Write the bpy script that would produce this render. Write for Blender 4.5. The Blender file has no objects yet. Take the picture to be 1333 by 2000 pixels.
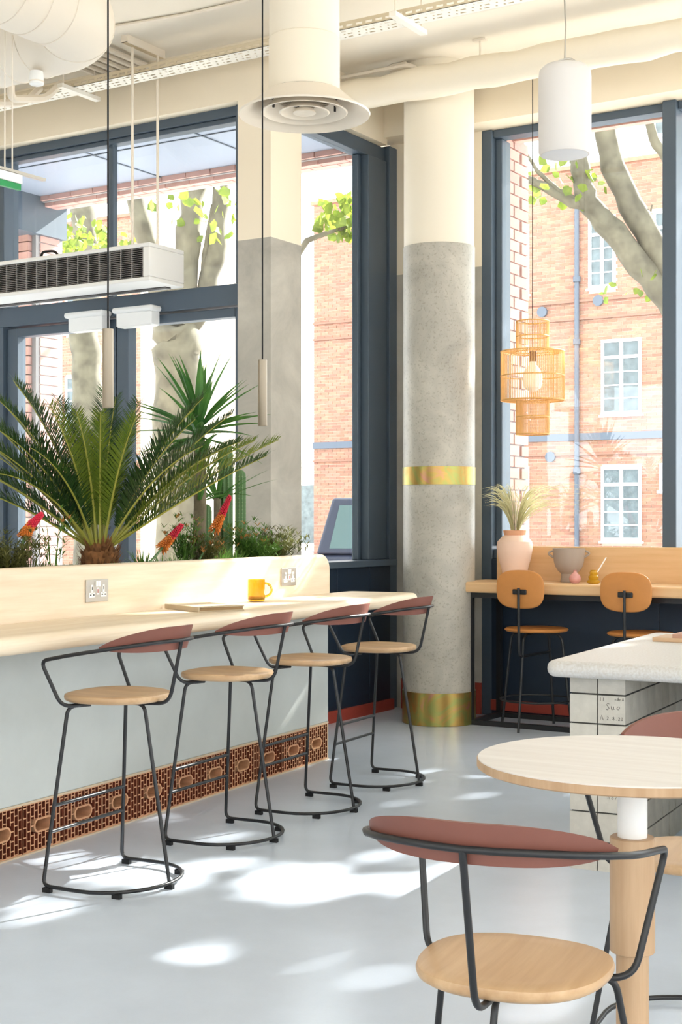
import bpy, bmesh, math, random
from mathutils import Vector, Matrix, Quaternion
random.seed(7)
SC = bpy.context.scene
COL = SC.collection
pi = math.pi

# ------------------------------------------------------------------ camera
FPX, HOR, EYE, YAW = 2780.0, 1018.0, 1.24, math.radians(31.66)
cd = bpy.data.cameras.new('camera'); cam = bpy.data.objects.new('camera', cd); COL.objects.link(cam)
cam.location = (0, 0, EYE); cam.rotation_euler = (pi/2, 0, YAW)
cd.sensor_fit = 'VERTICAL'; cd.sensor_height = 36.0; cd.lens = FPX/2000*36.0
cd.shift_y = (HOR-1000)/2000.0; cd.clip_start = 0.05; cd.clip_end = 400
SC.camera = cam

# ------------------------------------------------------------------ sky, sun, exposure
w = bpy.data.worlds.new('World'); SC.world = w; w.use_nodes = True
bg = w.node_tree.nodes['Background']; bg.inputs[0].default_value = (0.88, 0.945, 1.0, 1); bg.inputs[1].default_value = 2.7
SUN_AZ, SUN_EL = math.radians(12.3), math.radians(33.5)       # azimuth clockwise from +Y
sl = bpy.data.lights.new('sun', 'SUN'); sl.energy = 17.0; sl.color = (1.0, 0.97, 0.92); sl.angle = math.radians(0.6)
so = bpy.data.objects.new('sun', sl); COL.objects.link(so); so.location = (3, 20, 15)
sd = Vector((math.sin(SUN_AZ)*math.cos(SUN_EL), math.cos(SUN_AZ)*math.cos(SUN_EL), math.sin(SUN_EL)))
so.rotation_euler = sd.to_track_quat('Z', 'Y').to_euler()
SC.view_settings.view_transform = 'Standard'; SC.view_settings.look = 'None'
SC.view_settings.exposure = 0.97; SC.view_settings.gamma = 1.0; SC.view_settings.use_curve_mapping = False

# ------------------------------------------------------------------ pixel -> place helpers
FWD = Vector((-math.sin(YAW), math.cos(YAW), 0)); RGT = Vector((math.cos(YAW), math.sin(YAW), 0))
def ray(px, py): return FWD + RGT*((px-666.5)/FPX) + Vector((0, 0, -(py-HOR)/FPX))
def at(px, py, t): r = ray(px, py)*t; r.z += EYE; return r
def onz(px, py, z): r = ray(px, py); return at(px, py, (z-EYE)/r.z)
def ony(px, py, y): r = ray(px, py); return at(px, py, y/r.y)
def onx(px, py, x): r = ray(px, py); return at(px, py, x/r.x)
DF = math.radians(4.46)                                        # bar furniture is turned this much against the walls
def F2W(x, y, z=0): return Vector((x*math.cos(DF)-y*math.sin(DF), x*math.sin(DF)+y*math.cos(DF), z))
def W2F(p): return Vector((p.x*math.cos(DF)+p.y*math.sin(DF), -p.x*math.sin(DF)+p.y*math.cos(DF), p.z))
def onfx(px, py, x):
    r = W2F(ray(px, py)); t = x/r.x; return Vector((x, r.y*t, EYE+r.z*t))

# ------------------------------------------------------------------ materials
def lin(c):
    return tuple(((x/255.0)/12.92 if x/255.0 <= .04045 else ((x/255.0+.055)/1.055)**2.4) for x in c) + (1,)
MATS = {}
def mat(name, col, rough=.5, metal=0., var=.0, scale=6., bump=0., bscale=60., rand=0., island=0., coat=0., stretch=(1,1,1), col2=None, trans=0.):
    if name in MATS: return MATS[name]
    m = bpy.data.materials.new(name); m.use_nodes = True; nt = m.node_tree; N = nt.nodes; L = nt.links
    b = N['Principled BSDF']; c = lin(col)
    b.inputs['Base Color'].default_value = c; b.inputs['Roughness'].default_value = rough; b.inputs['Metallic'].default_value = metal
    b.inputs['Coat Weight'].default_value = coat
    if trans: b.inputs['Transmission Weight'].default_value = trans
    tc = N.new('ShaderNodeTexCoord'); mp = N.new('ShaderNodeMapping'); mp.inputs['Scale'].default_value = stretch
    L.new(tc.outputs['Object'], mp.inputs['Vector'])
    out = None
    if var or col2:
        n = N.new('ShaderNodeTexNoise'); n.inputs['Scale'].default_value = scale; n.inputs['Detail'].default_value = 6; n.inputs['Roughness'].default_value = .6
        L.new(mp.outputs[0], n.inputs['Vector'])
        r = N.new('ShaderNodeValToRGB'); r.color_ramp.elements[0].position = .32; r.color_ramp.elements[1].position = .68
        if col2: r.color_ramp.elements[0].color = c; r.color_ramp.elements[1].color = lin(col2)
        else:
            r.color_ramp.elements[0].color = tuple(x*(1-var) for x in c[:3])+(1,)
            r.color_ramp.elements[1].color = tuple(min(1, x*(1+var)) for x in c[:3])+(1,)
        L.new(n.outputs['Fac'], r.inputs[0]); out = r.outputs[0]
    if rand or island:
        hs = N.new('ShaderNodeHueSaturation')
        if out: L.new(out, hs.inputs['Color'])
        else: hs.inputs['Color'].default_value = c
        if island: g = N.new('ShaderNodeNewGeometry'); src = g.outputs['Random Per Island']; k = island
        else: g = N.new('ShaderNodeObjectInfo'); src = g.outputs['Random']; k = rand
        mr = N.new('ShaderNodeMapRange'); mr.inputs[3].default_value = 1-k; mr.inputs[4].default_value = 1+k
        L.new(src, mr.inputs[0]); L.new(mr.outputs[0], hs.inputs['Value'])
        mr2 = N.new('ShaderNodeMapRange'); mr2.inputs[3].default_value = .5-.03*k; mr2.inputs[4].default_value = .5+.04*k
        ml = N.new('ShaderNodeMath'); ml.operation = 'FRACT'; mm = N.new('ShaderNodeMath'); mm.operation = 'MULTIPLY'; mm.inputs[1].default_value = 7.31
        L.new(src, mm.inputs[0]); L.new(mm.outputs[0], ml.inputs[0]); L.new(ml.outputs[0], mr2.inputs[0]); L.new(mr2.outputs[0], hs.inputs['Hue'])
        out = hs.outputs[0]
    if out: L.new(out, b.inputs['Base Color'])
    if bump:
        n2 = N.new('ShaderNodeTexNoise'); n2.inputs['Scale'].default_value = bscale; n2.inputs['Detail'].default_value = 4
        L.new(mp.outputs[0], n2.inputs['Vector'])
        bp = N.new('ShaderNodeBump'); bp.inputs['Strength'].default_value = bump; bp.inputs['Distance'].default_value = .01
        L.new(n2.outputs['Fac'], bp.inputs['Height']); L.new(bp.outputs[0], b.inputs['Normal'])
    MATS[name] = m; return m
def wood(name, c1, c2, axis=1, rough=.5, scale=9.):
    st = [9., 9., 9.]; st[axis] = .55
    m = mat(name, c1, rough=rough, col2=c2, scale=scale*.35, stretch=tuple(st), bump=.06, bscale=9.)
    return m
def paintline(name, low, high, zc, rough=.7, sc=3.5, spot=True):
    """plaster / concrete below the paint line at height zc, cream paint above it"""
    m = bpy.data.materials.new(name); m.use_nodes = True; nt = m.node_tree; N = nt.nodes; L = nt.links
    b = N['Principled BSDF']; b.inputs['Roughness'].default_value = rough
    tc = N.new('ShaderNodeTexCoord'); sp = N.new('ShaderNodeSeparateXYZ'); L.new(tc.outputs['Object'], sp.inputs[0])
    gt = N.new('ShaderNodeMath'); gt.operation = 'GREATER_THAN'; gt.inputs[1].default_value = zc; L.new(sp.outputs['Z'], gt.inputs[0])
    n = N.new('ShaderNodeTexNoise'); n.inputs['Scale'].default_value = sc; n.inputs['Detail'].default_value = 8; n.inputs['Roughness'].default_value = .65; n.inputs['Distortion'].default_value = .6
    L.new(tc.outputs['Object'], n.inputs['Vector'])
    r = N.new('ShaderNodeValToRGB'); r.color_ramp.elements[0].position = .3; r.color_ramp.elements[1].position = .7
    r.color_ramp.elements[0].color = tuple(x*.72 for x in lin(low)[:3])+(1,); r.color_ramp.elements[1].color = tuple(min(1, x*1.16) for x in lin(low)[:3])+(1,)
    L.new(n.outputs['Fac'], r.inputs[0]); col = r.outputs[0]
    if spot:                                                  # small dark air holes of the cast concrete
        n3 = N.new('ShaderNodeTexNoise'); n3.inputs['Scale'].default_value = 75; n3.inputs['Detail'].default_value = 2; L.new(tc.outputs['Object'], n3.inputs['Vector'])
        r3 = N.new('ShaderNodeValToRGB'); r3.color_ramp.elements[0].position = .33; r3.color_ramp.elements[1].position = .43
        r3.color_ramp.elements[0].color = (.8, .79, .77, 1); r3.color_ramp.elements[1].color = (1, 1, 1, 1); L.new(n3.outputs['Fac'], r3.inputs[0])
        mu = N.new('ShaderNodeMixRGB'); mu.blend_type = 'MULTIPLY'; mu.inputs[0].default_value = 1; L.new(col, mu.inputs[1]); L.new(r3.outputs[0], mu.inputs[2]); col = mu.outputs[0]
    mx = N.new('ShaderNodeMixRGB'); L.new(gt.outputs[0], mx.inputs[0]); L.new(col, mx.inputs[1]); mx.inputs[2].default_value = lin(high)
    L.new(mx.outputs[0], b.inputs['Base Color'])
    return m
def glassmat(name, tint=(1, 1, 1), refl=1.0):
    m = bpy.data.materials.new(name); m.use_nodes = True; nt = m.node_tree; N = nt.nodes; L = nt.links
    N.remove(N['Principled BSDF']); o = N['Material Output']
    t = N.new('ShaderNodeBsdfTransparent'); t.inputs[0].default_value = tint+(1,)
    g = N.new('ShaderNodeBsdfGlossy'); g.inputs['Roughness'].default_value = .0
    lw = N.new('ShaderNodeLayerWeight'); lw.inputs[0].default_value = .5
    pw = N.new('ShaderNodeMath'); pw.operation = 'POWER'; pw.inputs[1].default_value = 5; L.new(lw.outputs['Facing'], pw.inputs[0])
    mu = N.new('ShaderNodeMath'); mu.operation = 'MULTIPLY_ADD'; mu.inputs[1].default_value = .9; mu.inputs[2].default_value = .035*refl; L.new(pw.outputs[0], mu.inputs[0])
    mx = N.new('ShaderNodeMixShader'); L.new(mu.outputs[0], mx.inputs[0]); L.new(t.outputs[0], mx.inputs[1]); L.new(g.outputs[0], mx.inputs[2]); L.new(mx.outputs[0], o.inputs[0])
    return m
def leafmat(name, c, c2=None, rough=.45, tr=.35):
    m = mat(name, c, rough=rough, col2=c2 or tuple(min(255, int(x*1.25)) for x in c), scale=9.)
    nt = m.node_tree; N = nt.nodes; L = nt.links; o = N['Material Output']; b = N['Principled BSDF']
    t = N.new('ShaderNodeBsdfTranslucent'); src = b.inputs['Base Color'].links[0].from_socket; L.new(src, t.inputs[0])
    mx = N.new('ShaderNodeMixShader'); mx.inputs[0].default_value = tr; L.new(b.outputs[0], mx.inputs[1]); L.new(t.outputs[0], mx.inputs[2]); L.new(mx.outputs[0], o.inputs[0])
    return m
def goldband(name):
    m = bpy.data.materials.new(name); m.use_nodes = True; nt = m.node_tree; N = nt.nodes; L = nt.links
    b = N['Principled BSDF']; b.inputs['Metallic'].default_value = .8; b.inputs['Roughness'].default_value = .32
    tc = N.new('ShaderNodeTexCoord'); n = N.new('ShaderNodeTexNoise'); n.inputs['Scale'].default_value = 5.5; n.inputs['Detail'].default_value = 3; n.inputs['Distortion'].default_value = 1.2
    L.new(tc.outputs['Object'], n.inputs['Vector'])
    r = N.new('ShaderNodeValToRGB'); e = r.color_ramp.elements
    e[0].position = .28; e[0].color = lin((158, 122, 64)); e[1].position = .75; e[1].color = lin((178, 138, 100))
    for p, c in ((.42, (172, 140, 76)), (.52, (146, 150, 84)), (.62, (176, 146, 80)), (.69, (186, 130, 112))):
        k = e.new(p); k.color = lin(c)
    L.new(n.outputs['Fac'], r.inputs[0]); L.new(r.outputs[0], b.inputs['Base Color']); return m

CREAM = (244, 230, 206)
M_floor = mat('poured concrete floor', (207, 217, 232), rough=.24, var=.05, scale=2.2, bump=.02, bscale=120)
M_ceil = mat('cream ceiling paint', (242, 232, 215), rough=.8, var=.02, scale=2)
M_cream = mat('cream wall paint', CREAM, rough=.75, var=.02, scale=2)
M_white = mat('white paint', (244, 243, 240), rough=.5)
M_pier = paintline('plastered pier with cream top', (188, 182, 170), CREAM, 2.88, sc=2.2, spot=False)
M_colc = paintline('cast concrete', (184, 178, 165), (250, 240, 222), 99., sc=3.2, rough=.42)
M_colp = mat('cream column paint', (236, 226, 207), rough=.6)
M_frame = mat('slate blue frame', (76, 89, 102), rough=.4)
M_navy = mat('dark navy panel', (26, 42, 60), rough=.45, var=.08, scale=3)
M_red = mat('brick red skirting', (158, 62, 48), rough=.6, var=.06)
M_glass = glassmat('window glass', (.97, .985, .98), 1.3)
M_gold = goldband('iridescent brass band')
M_plaster = mat('pale grey plaster', (196, 200, 197), rough=.55, var=.07, scale=2.2, bump=.03, bscale=20)
M_oak = wood('pale oak', (226, 204, 174), (240, 223, 198), 1)
M_oakx = wood('pale oak across', (222, 178, 124), (236, 196, 144), 0)
M_oaktan = wood('warm oak', (222, 178, 126), (234, 194, 146), 0, rough=.42)
M_oakseat = wood('oak seat', (190, 152, 112), (210, 176, 136), 0, rough=.38)
M_oakz = wood('oak sleeve', (180, 146, 110), (200, 168, 134), 2)
M_black = mat('black powder coated steel', (30, 31, 34), rough=.4)
M_rubber = mat('black rubber', (24, 24, 26), rough=.8)
M_rust = mat('rust brown backrest', (128, 80, 68), rough=.5, var=.05, scale=5)
M_tan = mat('tan leather', (204, 136, 70), rough=.5, var=.06, scale=8, bump=.03, bscale=200)
M_terra = mat('terracotta', (208, 156, 118), rough=.85, var=.12, scale=25, rand=.1)
M_slotshade = mat('clay with slot shade', (118, 54, 32), rough=.9, var=.25, scale=18)  # clay darkened so the shade inside the brick slots is in its colour
M_mort = mat('sand mortar', (205, 186, 160), rough=.9, var=.06)
M_metal = mat('brushed nickel', (186, 180, 170), rough=.35, metal=.85)
M_lampm = mat('champagne metal tube', (158, 146, 128), rough=.4, metal=.5)
M_amber = mat('amber glass', (255, 206, 66), rough=.03, trans=.85)
M_stone = mat('speckled grey stone', (214, 213, 211), rough=.4, col2=(196, 190, 182), scale=120, bump=.05, bscale=90)
M_cube = mat('cast cube concrete', (198, 193, 182), rough=.8, var=.1, scale=14, rand=.09, bump=.08, bscale=70)
M_joint = mat('dark joint', (70, 68, 64), rough=.9)
M_duct = mat('painted duct', (238, 226, 208), rough=.6)
M_wrap = mat('wrapped insulation', (240, 228, 206), rough=.55, bump=.35, bscale=7)
M_diff = mat('cream diffuser', (236, 224, 206), rough=.45)
M_tray = mat('white perforated tray', (246, 241, 230), rough=.5)
M_grille = mat('dark grille', (66, 62, 60), rough=.6)
M_slat = mat('grille slat grey', (128, 123, 119), rough=.5)
M_acw = mat('air curtain white', (236, 233, 228), rough=.45)
M_rattan = mat('rattan', (228, 176, 104), rough=.6, var=.1, scale=30)
M_lampw = mat('opal white', (247, 245, 240), rough=.5)
M_blush = mat('blush ceramic', (240, 206, 184), rough=.65, var=.03)
M_blushd = mat('terracotta lip', (224, 164, 126), rough=.7)
M_taupe = mat('taupe ceramic', (172, 156, 142), rough=.75)
M_pink = mat('pink glass', (236, 172, 164), rough=.15, trans=.2)
M_yel = mat('yellow glass', (224, 172, 32), rough=.1, trans=.35)
M_straw = leafmat('straw', (208, 200, 150), (228, 222, 182), tr=.3)
M_green = mat('exit green', (30, 150, 80), rough=.5)
M_brick = mat('street brick', (172, 124, 103), rough=.9, var=.12, scale=11, island=.2)
M_brickp = mat('street brick single', (172, 124, 103), rough=.9, var=.12, scale=11, rand=.2)
M_dbrick = mat('dark brick band', (158, 118, 100), rough=.9)
M_brickm = mat('old mortar', (222, 204, 184), rough=.95)
M_pbrick = mat('pink brick', (206, 160, 150), rough=.85, var=.08, scale=14, rand=.1)
M_pmort = mat('grey pink mortar', (168, 164, 164), rough=.95)
M_soff = mat('soffit panel', (150, 160, 178), rough=.35)
M_upvc = mat('white window frame', (246, 246, 246), rough=.4)
M_pane = mat('curtained pane', (100, 110, 112), rough=.12, var=.35, scale=4)
M_pipe = mat('grey downpipe', (96, 104, 116), rough=.5)
M_bark = mat('plane tree bark', (72, 66, 54), rough=.9, col2=(116, 110, 92), scale=5., bump=.1, bscale=14)
M_leafo = leafmat('plane leaves', (84, 106, 34), (134, 146, 54), tr=.5)
M_road = mat('asphalt', (170, 170, 172), rough=.9, var=.06)
M_pave = mat('paving', (208, 204, 198), rough=.85, var=.05)
M_soil = mat('planter soil', (70, 54, 42), rough=1, var=.2, bump=.4, bscale=30)
M_frond = leafmat('cycad leaflet', (28, 56, 32), (60, 88, 34), rough=.35, tr=.3)
M_frond2 = leafmat('cycad leaflet yellow green', (84, 108, 34), (116, 132, 42), rough=.35, tr=.35)
M_rach = mat('cycad rachis', (150, 148, 62), rough=.5)
M_fibre = mat('cycad trunk fibre', (126, 84, 48), rough=1, var=.3, scale=30)
M_yuc = leafmat('yucca leaf', (62, 112, 56), (96, 146, 66), tr=.3)
M_cact = mat('cactus skin', (88, 122, 74), rough=.6, var=.12, scale=12)
M_grass = leafmat('planter grass', (74, 118, 48), (120, 156, 70), tr=.3)
M_grassd = leafmat('dark bush', (74, 84, 42), (128, 124, 66), tr=.25)
M_tip = leafmat('orange tip', (190, 124, 70), (206, 150, 84), tr=.3)
M_fred = mat('poker red', (204, 36, 62), rough=.6)
M_for = mat('poker orange', (214, 122, 44), rough=.6)

# ------------------------------------------------------------------ mesh builder
class MB:
    def __init__(s): s.v = []; s.f = []; s.mi = []; s.m = 0
    def add(s, vs, fs):
        o = len(s.v); s.v += [tuple(p) for p in vs]; s.f += [tuple(i+o for i in f) for f in fs]; s.mi += [s.m]*len(fs); return s
    def bx(s, x0, x1, y0, y1, z0, z1):
        return s.add([(x0,y0,z0),(x1,y0,z0),(x1,y1,z0),(x0,y1,z0),(x0,y0,z1),(x1,y0,z1),(x1,y1,z1),(x0,y1,z1)],
                     [(3,2,1,0),(4,5,6,7),(0,1,5,4),(1,2,6,5),(2,3,7,6),(3,0,4,7)])
    def tube(s, pts, r, n=8, caps=True, closed=False):
        P = [Vector(p) for p in pts]; k = len(P); R = r if isinstance(r, (list, tuple)) else [r]*k
        T = []
        for i in range(k):
            a = P[(i-1) % k] if (closed or i > 0) else P[i]; b = P[(i+1) % k] if (closed or i < k-1) else P[i]
            T.append((b-a).normalized())
        u = T[0].orthogonal().normalized(); vs = []
        for i in range(k):
            if i: u = (u - T[i]*u.dot(T[i])); u = u.normalized() if u.length > 1e-6 else T[i].orthogonal().normalized()
            q = T[i].cross(u)
            for j in range(n):
                a = 2*pi*j/n; vs.append(P[i]+(u*math.cos(a)+q*math.sin(a))*R[i])
        fs = [(i*n+j, i*n+(j+1) % n, ((i+1) % k)*n+(j+1) % n, ((i+1) % k)*n+j) for i in range(k if closed else k-1) for j in range(n)]
        if caps and not closed: fs += [tuple(range(n-1, -1, -1)), tuple((k-1)*n+j for j in range(n))]
        return s.add(vs, fs)
    def lathe(s, prof, n=32, c=(0, 0, 0), capb=True, capt=True):
        vs = []; k = len(prof)
        for r, z in prof:
            for j in range(n): a = 2*pi*j/n; vs.append((c[0]+r*math.cos(a), c[1]+r*math.sin(a), c[2]+z))
        fs = [(i*n+j, i*n+(j+1) % n, (i+1)*n+(j+1) % n, (i+1)*n+j) for i in range(k-1) for j in range(n)]
        if capb: fs.append(tuple(range(n-1, -1, -1)))
        if capt: fs.append(tuple((k-1)*n+j for j in range(n)))
        return s.add(vs, fs)
    def prism(s, out, z0, z1):
        n = len(out); vs = [(x, y, z0) for x, y in out]+[(x, y, z1) for x, y in out]
        return s.add(vs, [tuple(range(n-1, -1, -1)), tuple(range(n, 2*n))]+[(i, (i+1) % n, n+(i+1) % n, n+i) for i in range(n)])
    def blade(s, pts, w, up=Vector((0, 0, 1)), taper=True, fold=0.):
        """thin pointed leaf along pts"""
        P = [Vector(p) for p in pts]; k = len(P); vs = []
        for i in range(k):
            t = (P[min(i+1, k-1)]-P[max(i-1, 0)]).normalized(); sd_ = t.cross(up)
            sd_ = sd_.normalized() if sd_.length > 1e-5 else t.orthogonal().normalized()
            q = i/(k-1); ww = w*(min(1, .55+1.6*q) if q < .3 else 1-((q-.3)/.7)**1.6) if taper else w
            ww = max(ww, w*.03); nn = sd_.cross(t)*ww*fold
            vs += [P[i]-sd_*ww/2+nn, P[i], P[i]+sd_*ww/2+nn]
        fs = []
        for i in range(k-1): a = 3*i; fs += [(a, a+1, a+4, a+3), (a+1, a+2, a+5, a+4)]
        return s.add(vs, fs)
    def mesh(s, name, smooth=True, ang=35):
        me = bpy.data.meshes.new(name); me.from_pydata(s.v, [], s.f)
        me.polygons.foreach_set('material_index', s.mi)
        if smooth:
            me.polygons.foreach_set('use_smooth', [True]*len(s.f)); me.set_sharp_from_angle(angle=math.radians(ang))
        me.update(); return me
    def build(s, name, mats, parent=None, smooth=True, loc=None, bevel=0, seg=2, ang=35, kind=None, label=None):
        me = s.mesh(name, smooth, ang)
        for m in (mats if isinstance(mats, (list, tuple)) else [mats]): me.materials.append(m)
        o = obj(name, me, parent, loc)
        if bevel:
            b = o.modifiers.new('bevel', 'BEVEL'); b.width = bevel; b.segments = seg; b.limit_method = 'ANGLE'; b.angle_limit = math.radians(40)
        if kind: o['kind'] = kind
        if label: o['label'] = label
        return o
def obj(name, me, parent=None, loc=None, rot=None):
    o = bpy.data.objects.new(name, me); COL.objects.link(o)
    if parent: o.parent = parent
    if loc is not None: o.location = loc
    if rot is not None: o.rotation_euler = rot
    return o
def tag(o, label, cat, group=None):
    o['label'] = label; o['category'] = cat
    if group: o['group'] = group
    return o
def thing(name, label, cat, loc=(0, 0, 0), rz=0., group=None):
    o = obj(name, None, None, loc, (0, 0, rz)); o.empty_display_size = .1
    return tag(o, label, cat, group)
def struct(o, label=None, cat=None):
    o['kind'] = 'structure'
    if label: o['label'] = label
    if cat: o['category'] = cat
    return o
def fillet(pts, rad, n=5):
    P = [Vector(p) for p in pts]; out = [P[0]]
    for i in range(1, len(P)-1):
        a = P[i-1]-P[i]; b = P[i+1]-P[i]; r = rad[i] if isinstance(rad, dict) and i in rad else (rad if not isinstance(rad, dict) else 0)
        r = min(r, a.length*.45, b.length*.45)
        if r <= 0: out.append(P[i]); continue
        p0 = P[i]+a.normalized()*r; p1 = P[i]+b.normalized()*r
        for k in range(n+1):
            t = k/n; out.append(p0*(1-t)**2+P[i]*2*t*(1-t)+p1*t*t)
    out.append(P[-1]); return out
def rrect(x0, x1, y0, y1, r, n=6):
    o = []
    for cx, cy, a0 in ((x1-r, y1-r, 0), (x0+r, y1-r, pi/2), (x0+r, y0+r, pi), (x1-r, y0+r, 1.5*pi)):
        for k in range(n+1): a = a0+pi/2*k/n; o.append((cx+r*math.cos(a), cy+r*math.sin(a)))
    return o

# ================================================================== THE SETTING
CEIL = 4.04
LWY, RWY, RTX = 6.77, 8.27, -4.65         # left wall, right wall, return wall (inner faces)
struct(MB().bx(-11, 6, -5, 8.45, -.2, 0).build('floor', M_floor, smooth=False), 'pale grey poured floor with soft reflections', 'floor')
struct(MB().bx(-11, 6, -5, 8.6, CEIL, CEIL+.25).build('ceiling', M_ceil, smooth=False), 'cream painted ceiling above the ducts', 'ceiling')
# left wall: pier beside the door and the bulkhead above the glazing
wl = struct(MB().bx(-4.885, RTX, LWY, 7.02, 0, 3.70).build('wall_left', M_pier, smooth=False), 'plaster pier with cream upper part between door and tall window', 'wall')
b = MB().bx(-11, RTX, LWY, 7.02, 3.70, CEIL); b.bx(-11, -8.7, LWY, 7.02, 0, 3.70); b.build('bulkhead', M_cream, wl, smooth=False)
# return wall
wr = struct(MB().bx(-4.83, RTX, 7.02, 7.09, 0, 3.70).build('wall_return', M_pier, smooth=False), 'narrow plaster reveal beside the tall window', 'wall')
MB().bx(-4.83, RTX, 7.02, 8.12, 3.71, CEIL).build('bulkhead', M_cream, wr, smooth=False)
# right wall
wg = struct(MB().bx(-4.72, -4.035, RWY, 8.55, 0, 3.75).build('wall_right', M_pier, smooth=False), 'plaster pier standing behind the round column', 'wall')
MB().bx(-4.83, 6, 8.08, 8.55, 3.75, CEIL).build('bulkhead', M_cream, wg, smooth=False)
struct(MB().bx(-4.62, -4.035, RWY-.02, RWY, 0, .2).build('baseboard_right', M_red, smooth=False), 'brick red base of the pier behind the column', 'skirting')
struct(MB().bx(-3.96, 2.5, RWY-.025, RWY, 0.035, .10).build('baseboard_window', M_red, smooth=False), 'brick red skirting under the wide window', 'skirting')
struct(MB().bx(RTX-.005, RTX+.02, 7.02, 8.18, 0, .07).build('baseboard_return', M_red, smooth=False), 'brick red skirting under the tall window', 'skirting')

wbk = MB().bx(-11, 6, -5.2, -5, 0, 1.0); wbk.bx(-11, 6, -5.2, -5, 3.4, CEIL)
for x in (-11, -7.2, -3.2, .8, 4.8): wbk.bx(x, x+1.2, -5.2, -5, 1.0, 3.4)
struct(wbk.build('wall_back', M_cream, smooth=False), 'cream wall with window openings behind the viewer', 'wall')
wsd = MB().bx(6, 6.2, -5.2, 8.6, 0, .9); wsd.bx(6, 6.2, -5.2, 8.6, 3.4, CEIL)
for y in (-5.2, -1.6, 2.2, 6.2): wsd.bx(6, 6.2, y, y+.7, .9, 3.4)
struct(wsd.build('wall_side', M_cream, smooth=False), 'cream side wall with window openings right of the viewer', 'wall')
struct(MB().bx(-11.2, -11, -5.2, 7.02, 0, CEIL).build('wall_far_left', M_cream, smooth=False), 'cream wall at the far left end of the room', 'wall')
def pane(x0, x1, y0, y1, z0, z1, parent): return MB().bx(x0, x1, y0, y1, z0, z1).build('pane', M_glass, parent, smooth=False)
# ---- window_1: transom light above the doors (wall plane y=6.85)
FY0, FY1 = 6.85, 6.97
w1 = struct(thing('window_1', 'wide transom window above the entrance doors', 'window', (0, 0, 0)))
def fr(n, p, *bb): return MB().bx(*bb).build(n, M_frame, p, smooth=False, bevel=.004, seg=1)
fr('head_rail', w1, -8.6, -4.885, FY0, FY1, 3.645, 3.71); fr('jamb', w1, -4.945, -4.885, FY0-.02, FY1, 2.645, 3.70)
fr('transom', w1, -8.6, -4.885, FY0-.02, FY1, 2.52, 2.645)
fr('mullion', w1, -5.99, -5.94, FY0+.04, FY0+.085, 2.645, 3.645); fr('mullion', w1, -6.93, -6.83, FY0-.02, FY1, 2.645, 3.645)
for x0, x1 in ((-5.94, -4.945), (-6.83, -5.99), (-8.6, -6.93)): pane(x0, x1, 6.915, 6.921, 2.645, 3.645, w1)
fr('slim_bead', w1, -6.83, -4.945, FY0+.02, FY1-.02, 3.615, 3.645)
# ---- doors
def door(n, label, x0, x1, hs):
    d = struct(thing(n, label, 'door', ((x0+x1)/2, FY0, 0))); d.location = (0, 0, 0)
    fr('stile', d, x0, x0+.095, FY0+.01, FY1-.03, .01, 2.51); fr('stile', d, x1-.045 if hs < 0 else x1-.095, x1, FY0+.01, FY1-.03, .01, 2.51)
    xr = x1-.045 if hs < 0 else x1-.095
    fr('top_rail', d, x0+.095, xr, FY0+.01, FY1-.03, 2.455, 2.51); fr('bottom_rail', d, x0+.095, xr, FY0+.01, FY1-.03, .01, .22)
    pane(x0+.095, xr, 6.9, 6.906, .22, 2.455, d)
    hx = x0+.05 if hs < 0 else x1-.05
    MB().tube(fillet([(hx, FY0+.01, .8), (hx, FY0-.05, .8), (hx, FY0-.05, 1.2), (hx, FY0+.01, 1.2)], .03), .012).build('handle', M_metal, d)
    return d
door('door_1', 'right glazed entrance door leaf in slate blue frame behind the yucca', -5.885, -4.925, -1)
door('door_2', 'left glazed entrance door leaf in slate blue frame behind the cycad', -6.83, -5.895, 1)
jb = struct(MB().bx(-4.925, -4.885, FY0-.02, FY1, 0, 2.52).bx(-6.93, -6.835, FY0-.02, FY1, 0, 2.52).build('trim_1', M_frame, smooth=False), 'slate blue door posts', 'door frame')
w5 = struct(thing('window_5', 'glazed side light beside the left door leaf', 'window'))
fr('jamb', w5, -8.7, -8.6, FY0, FY1, 0, 3.7); fr('sill', w5, -8.6, -6.93, FY0, FY1, 0, .25); pane(-8.6, -6.93, 6.915, 6.921, .25, 2.52, w5)
# ---- window_2: tall window in the return wall
w2 = struct(thing('window_2', 'tall window in the return wall beside the round column', 'window'))
X0, X1 = -4.80, -4.70
fr('jamb', w2, X0, X1, 7.09, 7.135, .99, 3.71); fr('head_rail', w2, X0, X1, 7.135, 8.21, 3.615, 3.71)
fr('jamb', w2, X0, X1+.02, 7.93, 8.17, .99, 3.615); fr('bead', w2, X0+.02, X1-.035, 7.885, 7.93, .99, 3.615)
fr('corner_post', w2, X0, -4.66, 8.17, RWY, 0, 3.72)
MB().bx(X0, -4.60, 7.02, 8.17, .95, .99).build('sill', M_frame, w2, smooth=False, bevel=.004)
pane(-4.762, -4.756, 7.135, 7.885, .99, 3.615, w2)
for y0, y1 in ((7.02, 7.50), (7.505, 7.90), (7.905, 8.17)):
    MB().bx(X0, -4.655, y0, y1, 0, .95).build('lower_panel', M_navy, w2, smooth=False, bevel=.003)
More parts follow.
